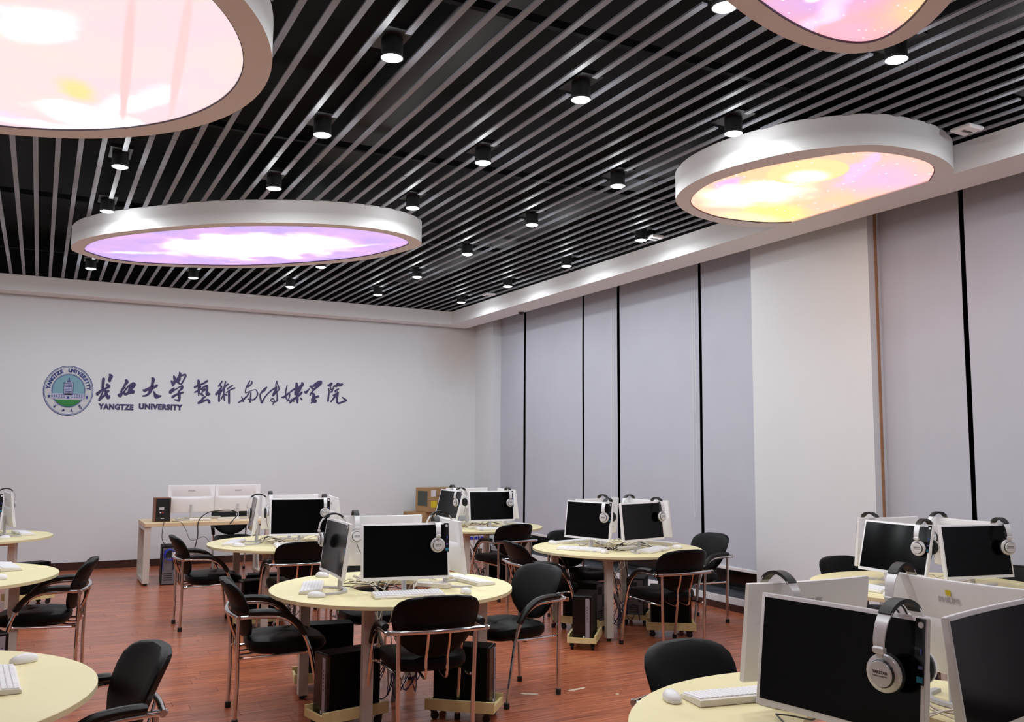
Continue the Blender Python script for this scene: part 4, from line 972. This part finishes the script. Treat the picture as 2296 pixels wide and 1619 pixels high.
# table, which, x, y, direction of the tower's front (deg)
TR = [('centre', 'nearest, at its left front', 1.735, 5.428, 191), ('centre', 'at its right front', 2.44, 5.26, -40), ('centre', 'at its left rear with one end sticking out', 1.86, 6.33, 170),
      ('window', 'standing at the left front with a silver strip', 4.235, 6.685, 230), ('window', 'at the right front behind the chair', 5.185, 6.73, -34), ('window', 'at the left rear', 4.60, 7.28, 118), ('window', 'at the rear with its back plate showing', 5.27, 7.36, 47),
      ('desk', 'behind the front leg', 1.89, 8.70, 188), ('desk', 'farther back at the left', 2.03, 9.06, 172), ('far', 'below its front edge', 5.06, 9.78, -50),
      ('leftfar', 'right of its legs', -.02, 10.96, 30), ('leftmid', 'cut by the left edge', -.25, 7.02, -70)]
for (t, wh, x, y, a) in TR:
    place(tr0, tu, (x, y, 0), math.radians(a), 'plywood trolley under %s, %s' % (NAMES[t], wh), 'plywood computer trolleys under the tables')
    place(tw0, twu, (x, y, .080), math.radians(a), 'black computer tower under %s, %s' % (NAMES[t], wh), 'black computer towers under the tables')

# ---------------------------------------------------------------- cables at the table middles
def wander(a, b, n, amp, z, rnd):
    out = [Vector(a)]
    for k in range(1, n):
        t = k/n; p = Vector(a).lerp(Vector(b), t); out.append(Vector((p.x+rnd.uniform(-amp, amp), p.y+rnd.uniform(-amp, amp), max(p.z+rnd.uniform(-amp, amp)*.5, z))))
    out.append(Vector(b)); return out
for i, (key, ((tx, ty), R, a0, lb)) in enumerate(TABLES.items()):
    if key == 'leftnear': continue
    rnd = random.Random(40+i)
    root = empty('cable_bundle', (tx, ty, .75)); tag(root, 'tangle of cables in the middle of %s' % NAMES[key], 'cables')
    for nm, m_, cnt, seed in (('black_cables', cable_m, 3, 1), ('cream_cables', wcable_m, 7, 2)):
        m = MB()
        for c in range(cnt):
            a = rnd.uniform(0, 2*PI); b = a+rnd.uniform(.6, 2.4)
            p0 = (.36*math.cos(a), .36*math.sin(a), .012); p1 = (.12*math.cos(b), .12*math.sin(b), -.02); p2 = (.10*math.cos(b+1), .10*math.sin(b+1), -.62)
            pts = wander(p0, (.24*math.cos((a+b)/2), .24*math.sin((a+b)/2), .06), 3, .03, .01, rnd)+wander(p1, p2, 4, .05, -.7, rnd)
            m.tube(crom(pts, 4), rnd.choice((.0028, .0035, .0045)), 5)
            if c % 2 == 0:
                q = wander(p0, (.34*math.cos(b), .34*math.sin(b), .012), 4, .05, .008, rnd); m.tube(crom(q, 4), .003, 5)
        tag(m.build(nm, m_, root), kind='stuff')
    mg = MB()
    for c in range(4):
        cx0, cy0 = rnd.uniform(-.12, .12), rnd.uniform(-.12, .12)
        mg.tube(crom([(cx0+.10*math.cos(2*PI*k/9)*(1+.2*math.sin(k*2+c)), cy0+.10*math.sin(2*PI*k/9), -.735+.14+.10*math.sin(k*1.7+c)) for k in range(9)], 4, True), .0035, 5, closed=True)
    tag(mg.build('hanging_loops', cable_m if i % 2 else bluecable_m, root), kind='stuff')
    cp = crom([(.02, .0, -.748), (.03, .01, -.55), (-.06, .05, -.35), (-.10, .08, -.1), (-.08, .07, -.03)], 6)
    MB().tube(cp, .016, 10).build('grey_conduit', gcable_m, root)
def strip(x, y, a, label, z=.75):
    r = empty('power_strip', (x, y, z), math.radians(a)); tag(r, label, 'power strip', 'cream power strips on the tables')
    MB().box((0, 0, .017), (.26, .052, .034), bev=.006).build('strip_body', offwhite_m, r)
    m = MB()
    for k in range(4): m.box((-.08+.055*k, 0, .0345), (.036, .032, .003))
    m.build('sockets', mat('socket inset', (206, 200, 192), .5), r, False)
strip(2.36, 5.62, -52, 'cream power strip sticking out under the front monitor of the centre table')
strip(4.87, 6.98, 8, 'cream power strip between the monitors of the window table')
strip(2.18, 8.62, 5, 'cream power strip under the front monitor of the table near the long desk')
strip(4.60, 9.62, 20, 'cream power strip under the front monitor of the farthest table')
strip(5.52, 3.93, 15, 'cream power strip behind the front monitor of the table by the right window')
strip(2.44, 1.90, 10, 'cream power strip between the monitors of the foreground table')

# ---------------------------------------------------------------- long desk at the back wall
DX0, DX1, DY0, DY1 = 1.185, 2.72, 11.83, 12.60
dk = empty('long_desk', ((DX0+DX1)/2, (DY0+DY1)/2, 0)); tag(dk, 'long beech desk with cream loop legs by the back wall', 'desk')
w_, d_ = DX1-DX0, DY1-DY0
MB().box((0, 0, .728), (w_, d_, .044), bev=.002).build('desktop', desk_m, dk)
for s in (-1, 1):
    x = s*(w_/2-.04)
    f = MB()
    for yy in (-1, 1): f.box((x, yy*(d_/2-.045), .366), (.075, .045, .68), bev=.003)
    f.box((x, 0, .68), (.07, d_-.14, .045)).box((x, 0, .045), (.07, d_-.14, .045))
    lg = f.build('leg_frame', leg_m, dk)
    for yy in (-1, 1): MB().lathe([(.02, 0), (.02, .028)], (x, yy*(d_/2-.045), 0), 10).build('foot_cap', cap_m, lg)
# two monitors seen from behind
for (x, lb) in ((1.765, 'white monitor seen from behind, left of the pair on the long desk'), (2.345, 'white monitor seen from behind, right of the pair on the long desk')):
    o = tree(mon0); o.location = (x, 12.23, .75); o.rotation_euler = (0, 0, 0); o.scale = (1.03, 1, 1); o['label'] = lb; o['group'] = 'monitors on the long desk'
sp = empty('loudspeaker', (1.405, 12.12, .75)); tag(sp, 'wood sided bookshelf loudspeaker on the left end of the long desk', 'loudspeaker')
MB().box((0, .01, .148), (.19, .20, .296), bev=.003).build('speaker_cabinet', wood_sp_m, sp)
bp_ = MB().box((.006, -.093, .148), (.168, .008, .28)).build('speaker_back_panel', mat('speaker black panel', (20, 18, 20), .4), sp, False)
MB().box((-.012, -.098, .165), (.055, .003, .035)).build('control_label', print_m, bp_, False)
MB().box((-.025, -.099, .115), (.018, .006, .016)).box((.03, -.099, .035), (.001, .001, .001)).build('white_socket', paper_m, bp_, False)
MB().box((.002, -.099, .115), (.018, .006, .016)).build('red_socket', red_m, bp_, False)
MB().box((.0, -.098, .045), (.04, .002, .010)).build('maker_plate', paper_m, bp_, False)
dc = tree(tw0); dc.location = (1.50, 12.03, 0); dc.rotation_euler = (0, 0, math.radians(86)); dc.scale = (1.15, 1.1, 1.27)
dc['label'] = 'computer tower on the floor under the desk, rear plate with blue cable showing'; dc['group'] = 'computer under the long desk'
bc = MB()
for k in range(4):
    bc.tube([(.062*math.cos(2*PI*i/20)+.004*k, -.012*k, .062*math.sin(2*PI*i/20)-.003*k) for i in range(20)], .004, 6, closed=True)
bc.tube(crom([(-.055, -.01, -.02), (-.07, -.01, -.12), (-.06, .0, -.2)], 5), .004, 6)
tag(bc.build('coiled_cable', blue_m, None, loc=(1.475, 11.785, .375)), 'coil of blue network cable hung on the tower under the desk', 'cable')
def cord(pts, r, m_, lb, cat='cable', nm='cable'):
    P = [Vector(p) for p in pts]; o = P[0].copy()
    t = MB().tube(crom([p-o for p in P], 6), r, 6).build(nm, m_, None, loc=tuple(o)); tag(t, lb, cat); return t
cord([(1.42, 12.01, .765), (1.40, 11.82, .745), (1.385, 11.80, .66), (1.39, 11.81, .55), (1.44, 11.84, .46), (1.40, 11.84, .42)], .004, cable_m, 'thin black cable hanging from the loudspeaker down to the tower')
cord([(1.52, 12.0, .757), (1.60, 11.84, .755), (1.66, 11.81, .66), (1.73, 11.82, .53), (1.90, 11.9, .56), (2.0, 11.9, .44), (2.06, 11.9, .54), (2.20, 11.95, .53)], .003, cable_m, 'thin black cable drooping in zigzags below the long desk')
cord([(1.77, 11.84, .40), (1.80, 11.80, .58), (1.80, 11.78, .76), (1.90, 11.80, .86), (2.05, 11.82, .885), (2.20, 11.82, .885), (2.28, 11.82, .84), (2.22, 11.80, .765), (2.18, 11.79, .72)], .006, cable_m, 'thick black cable arching above the front edge of the long desk')
kb = tree(kb0); kb.location = (1.95, 12.45, .75); kb.rotation_euler = (0, 0, PI); kb['label'] = 'white keyboard behind the monitors of the long desk'; kb['group'] = 'keyboards on the long desk'
strip(2.20, 12.02, 3, 'cream power strip on the front edge of the long desk')
strip(2.62, 12.0, 0, 'cream power strip at the right end of the long desk')
strip(1.86, 12.04, -4, 'cream power strip behind the arching cable on the long desk')

# ---------------------------------------------------------------- cardboard boxes by the back wall
def carton(x, y, z, w, d, h, a, label, m_=card_m, extra=None):
    r = empty('cardboard_box', (x, y, z), math.radians(a)); tag(r, label, 'box', 'cartons stacked at the back wall')
    MB().box((0, 0, h/2), (w, d, h-.002), bev=.002).build('box_body', m_, r, False)
    MB().box((0, 0, h+.0005), (w*.98, .05, .002)).build('packing_tape', mat('brown tape', (160, 126, 84), .4), r, False)
    for s in (-1, 1): MB().box((0, s*(d/4+.001), h-.0005), (w-.004, d/2-.004, .003)).build('box_flap', m_, r, False)
    if extra: extra(r, w, d, h)
    return r
def topbox(r, w, d, h):
    MB().box((-w/2-.001, -.01, h*.56), (.003, d*.72, h*.62)).build('dark_side_label', cardlab_m, r, False)
    MB().box((-w/2+.09, -d/2-.001, h*.78), (.10, .003, .10)).build('white_paper', paper_m, r, False)
    MB().box((-w/2+.10, -d/2-.001, h*.32), (.115, .003, .10)).build('yellow_note', note_m, r, False)
    text_part('DEMMA', .05, mat('box print', (110, 84, 56), .7), r, (-w/2+.24, -d/2-.001, h*.66), (PI/2, 0, 0), name='box_lettering', extrude=.001, bold=.0012)
carton(5.375, 13.33, .40, .40, .36, .30, 8, 'plain brown cardboard box below the marked one')
carton(5.40, 13.30, 0, .52, .46, .398, 4, 'brown cardboard box on the floor at the bottom of the stack')
carton(5.80, 13.42, 0, .30, .40, .70, 0, 'tall brown cardboard box on the floor right of the stack')
carton(5.67, 13.32, .705, .62, .34, .37, 15, 'brown cardboard box on top of the stack with white paper and yellow note', extra=topbox)
def blueband(r, w, d, h):
    MB().box((0, -d/2-.001, h-.07), (w*.98, .003, .05)).build('blue_band', blue_m, r, False)
    MB().box((-.02, -d/2-.001, .10), (w*.4, .003, .09)).build('dark_window', vent_m, r, False)
carton(6.17, 12.95, 0, .36, .34, .38, -8, 'white carton with a blue band on the floor behind the farthest table', paper_m, blueband)

scuff_m = mat('pale floor scuff', (206, 190, 170), .5)
for (x, y, l, w, a, lb) in ((3.06, 5.54, .06, .022, -35, 'small pale scuff on the floor behind the chair right of the centre table'), (3.42, 5.50, .075, .02, 8, 'longer pale scuff on the floor, right of the free standing chair leg'), (3.60, 5.27, .012, .012, 0, 'tiny white speck on the floor left of the foreground backrest')):
    r_ = MB().prism([(l*math.cos(t)*(1+.2*math.sin(3*t)), w*math.sin(t)*(1+.25*math.cos(2*t))) for t in [2*PI*k/14 for k in range(14)]], 0, .0006).build('floor_scuff', scuff_m, None, False, loc=(x, y, .0021), rz=math.radians(a)); tag(r_, lb, 'floor mark')
bpy.context.view_layer.update()
